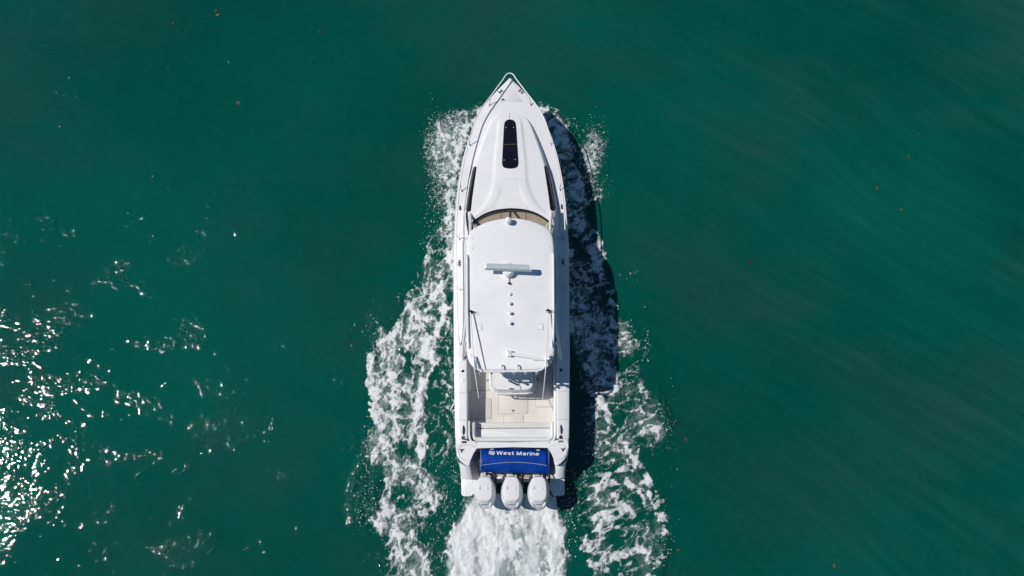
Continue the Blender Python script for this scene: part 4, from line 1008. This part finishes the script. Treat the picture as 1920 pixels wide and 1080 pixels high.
# ================= foam =================
fm = bpy.data.materials.new('sea_foam'); fm.use_nodes = True; N, L = fm.node_tree.nodes, fm.node_tree.links; b = N['Principled BSDF']
fa = node('ShaderNodeAttribute', attribute_name='foam'); geo = node('ShaderNodeNewGeometry')
fn = noise(geo.outputs['Position'], 42., 3, .6); al = math_('MULTIPLY_ADD', math_('SUBTRACT', fn, .5), .8, fa.outputs['Fac'])
al = math_('MULTIPLY', rng(al, .06, 1.0, 0., .97), rng(fa.outputs['Fac'], 0., .12, 0., 1.))
cm = node('ShaderNodeMix', data_type='RGBA'); cm.inputs[6].default_value = (.30, .42, .40, 1); cm.inputs[7].default_value = (.78, .80, .80, 1)
L.new(fa.outputs['Fac'], cm.inputs[0]); L.new(cm.outputs[2], b.inputs['Base Color']); b.inputs['Roughness'].default_value = .6; b.inputs['Specular IOR Level'].default_value = .3
L.new(al, b.inputs['Alpha'])
bp = node('ShaderNodeBump'); bp.inputs['Strength'].default_value = .6; bp.inputs['Distance'].default_value = .02; L.new(fn, bp.inputs['Height']); L.new(bp.outputs[0], b.inputs['Normal'])
wz = lambda X_, Y_: None
def water_z(X_, Y_):
    fx = np.clip((X_-XA)/(XB-XA)*(nx-1), 0, nx-1.001); fy = np.clip((Y_-YA)/(YB-YA)*(ny-1), 0, ny-1.001); ix = fx.astype(int); iy = fy.astype(int); tx = fx-ix; ty = fy-iy
    return (swell[iy, ix]*(1-tx)+swell[iy, ix+1]*tx)*(1-ty) + (swell[iy+1, ix]*(1-tx)+swell[iy+1, ix+1]*tx)*ty
def foam_sheet(name, areas, streaks, label, cat, x0, x1, y0, y1, step=.027, relief=.06, base=.02, body=0., flow=(R_(8), 1.2, .78)):
    X_, Y_ = np.meshgrid(np.arange(x0, x1, step), np.arange(y0, y1, step))
    a, D = foam_field(X_, Y_, areas, streaks, flow)
    if body: a = wash_field(X_, Y_, a, D)
    n1 = fbm(X_*2.2, Y_*1.8, 301, 4, .55); n2 = fbm(X_*8, Y_*8, 311, 3, .55)
    z = water_z(X_, Y_) + base + a*(relief*.55*n2 + .012) + relief*1.3*D*np.clip(n1-.35, 0, 1)
    if body: z += body*D*(np.abs(fbm(X_*1.4, Y_*.9, 321, 5, .55)-.5)*-2.2 + .6)
    keep = np.maximum.reduce([a[:-1, :-1], a[1:, :-1], a[:-1, 1:], a[1:, 1:]]) > .03
    h, w_ = X_.shape; I = np.arange(h*w_).reshape(h, w_)
    q = np.stack([I[:-1, :-1], I[:-1, 1:], I[1:, 1:], I[1:, :-1]], -1)[keep]
    used, inv = np.unique(q.ravel(), return_inverse=True); q = inv.reshape(-1, 4)
    co = np.stack([X_.ravel()[used], Y_.ravel()[used], z.ravel()[used]], -1).astype(np.float32)
    me = bpy.data.meshes.new(name); me.vertices.add(len(co)); me.vertices.foreach_set('co', co.ravel())
    me.loops.add(q.size); me.loops.foreach_set('vertex_index', q.ravel().astype(np.int32)); me.polygons.add(len(q)); me.polygons.foreach_set('loop_start', np.arange(0, q.size, 4, dtype=np.int32))
    me.update(calc_edges=True); me.validate(); me.shade_smooth()
    t = me.attributes.new('foam', 'FLOAT', 'POINT'); t.data.foreach_set('value', a.ravel()[used].astype(np.float32))
    me.materials.append(fm); o = bpy.data.objects.new(name, me); COL.objects.link(o); tag(o, label, cat, kind='stuff'); print(name, len(q)); return o
def wash_field(X_, Y_, a, D):
    gx = fbm(X_*1.6, Y_*1.1, 421, 4)-.5; gy = fbm(X_*1.6, Y_*1.1, 431, 4)-.5; xw, yw = X_+.6*gx, Y_+.9*gy
    n = fbm(xw*3.0, yw*.6, 401, 5, .55); m_ = fbm(xw*7.5, yw*3.6, 411, 4, .62); q = fbm(X_*22, Y_*18, 441, 3, .6)
    core = sst(.35, .95, D)
    milk = np.clip(.82 + 1.0*(n-.5) + .40*(m_-.5) + .10*(q-.5) - .25*(1-sst(.6, 1., D)), .1, 1)
    return np.clip(np.maximum(a*1.1, core*milk), 0, 1)
foam_sheet('bow_wave_foam', PORT, STREAK_P, 'lacy white bow wave foam spreading along the sunlit side of the boat', 'foam', -5.9, -.6, -5.4, 15.6)
foam_sheet('bow_wave_foam', STBD, STREAK_S, 'bow wave foam partly in the blue shadow of the boat', 'foam', 1.0, 6.4, -5.4, 15.4, flow=(R_(-24), .62, 1.1))
foam_sheet('propeller_wash', [WASH], [], 'churned white propeller wash behind the three outboard motors', 'foam', -2.9, 2.7, -5.4, .6, relief=.05, base=.03, body=.10)
# spray droplets thrown off the bow waves
rs = np.random.RandomState(5)
def spray(name, clusters, label):
    V, F = [], []; oc = np.array([[1,0,0],[-1,0,0],[0,1,0],[0,-1,0],[0,0,1],[0,0,-1]], float); of = [(0,2,4),(2,1,4),(1,3,4),(3,0,4),(2,0,5),(1,2,5),(3,1,5),(0,3,5)]
    for (px, py), (sx, sy), n, zmax in clusters:
        for _ in range(n):
            x, y, _z = at(px + rs.randn()*sx, py + rs.randn()*sy, 0); r = .007 + .016*rs.rand()**3; k = len(V)
            for v in oc*r*(.7+.6*rs.rand(6, 1)) + np.array([x, y, .03 + zmax*rs.rand()**2]): V.append(v.tolist())
            F += [(a+k, b_+k, c+k) for a, b_, c in of]
    me = bpy.data.meshes.new(name); me.from_pydata(V, [], F); me.materials.append(M['letter']); o = bpy.data.objects.new(name, me); COL.objects.link(o); tag(o, label, 'spray', kind='stuff')
spray('spray', [((835, 245), (16, 14), 380, .3), ((812, 275), (7, 30), 260, .3), ((812, 350), (7, 35), 160, .2), ((805, 430), (10, 30), 90, .1), ((850, 225), (14, 8), 220, .3), ((700, 640), (6, 30), 60, .1), ((690, 850), (10, 30), 120, .1), ((690, 940), (16, 22), 140, .1), ((820, 950), (25, 60), 220, .1), ((850, 800), (14, 80), 120, .1), ((730, 1020), (12, 40), 120, .1)], 'fine white droplets over the bow wave on the sunlit side')
spray('spray', [((1112, 275), (12, 22), 420, .3), ((1062, 240), (10, 9), 160, .3), ((1120, 355), (12, 14), 120, .2), ((1105, 320), (10, 30), 160, .2), ((1185, 515), (8, 12), 14, .05), ((1210, 640), (5, 20), 40, .1), ((1250, 800), (8, 40), 50, .1), ((1070, 960), (12, 40), 160, .1), ((1110, 800), (10, 60), 120, .1), ((1245, 1010), (10, 40), 100, .1)], 'fine white droplets over the bow wave on the shaded side')

# ================= weed scraps floating on the water =================
def weed(px, py, w_, m, label, seed):
    r = random.Random(seed); c = Vector(at(px, py, .012)); o = None
    bm = bmesh.new(); k = w_*.0145
    for i in range(3 + (w_ > 5)*3):
        a = r.uniform(0, 6.28); q = c + Vector((math.cos(a), math.sin(a), 0))*k*r.uniform(.1, .45); b_ = r.uniform(0, 6.28); d = Vector((math.cos(b_), math.sin(b_), 0)); n_ = Vector((-d.y, d.x, 0))
        l, h = k*r.uniform(.25, .5), k*r.uniform(.10, .2); pts = []
        for t in np.linspace(-1, 1, 6): pts.append((t, h*(1-t*t)**.7))
        up = [q + d*l*t + n_*(hh+.004) + Vector((0, 0, .012*r.random() + .006)) for t, hh in pts]; dn = [q + d*l*t - n_*(hh+.004) + Vector((0, 0, .004)) for t, hh in pts]
        low = [p - Vector((0, 0, .008)) for p in dn]; loft(bm, [up, dn, low], close=False)
    o = finish('floating_weed', bm, m, None, 40); tag(o, label, 'seaweed', 'weed scraps floating on the water'); return o
W_ = [(404.5, 20.5, 7, 'weed', 'upper orange weed scrap of the close pair near the top edge'), (408.5, 28, 7, 'weed', 'lower orange weed scrap of the close pair near the top edge'), (323.5, 43, 7, 'weedg', 'flat olive weed scrap beside the close orange pair'),
      (446, 193.5, 9, 'weedg', 'largest tattered olive weed scrap, level with the bow tip'), (600, 59, 6, 'weedg', 'thin olive weed scrap between the orange pair and the bow'), (338, 56, 4, 'weedd', 'tiny dark weed speck just below the flat olive scrap'),
      (492.5, 100, 4, 'weedd', 'tiny dark weed speck above the path from olive weed to bow'), (506, 137, 4, 'weedd', 'dark weed fleck nearest the large tattered olive scrap'), (385, 289, 4, 'weedd', 'dark weed fleck below the large tattered olive scrap'),
      (215, 350, 4, 'weedd', 'lone dark weed fleck on the smooth water far from the bow wave'), (371, 436, 4, 'weedd', 'dark weed fleck nearest above the sun glitter'), (659.5, 648, 6, 'weed', 'yellow-orange weed scrap beside the widest part of the sunlit bow wave'),
      (1690.5, 393.5, 6, 'weed', 'lower orange weed scrap on the streaky water'), (1643.5, 352, 6, 'weed', 'middle orange weed scrap on the streaky water'), (1703, 294, 6, 'weed', 'upper orange weed scrap on the streaky water'), (1721, 251, 7, 'weedg', 'faint olive weed tuft above the three orange scraps'),
      (1406, 491, 9, 'weedd', 'longest dark weed strand, alone on the streaky water'), (1294, 347, 4, 'weedd', 'small dark weed fleck abreast of the skylight hatch'), (1564.5, 1062, 6, 'weed', 'orange weed scrap alone near the bottom edge'), (1271.5, 1031, 7, 'weedg', 'olive weed scrap just outside the wake foam'),
      (1234, 916, 4, 'weedd', 'dark weed fleck at the edge of the wake foam'), (1380, 791, 4, 'weedd', 'dark weed fleck between wake foam and streaky water'), (1286, 823, 6, 'weedg', 'olive weed tuft between the wake and the dark fleck')]
for i, w_ in enumerate(W_): weed(*w_, seed=i)
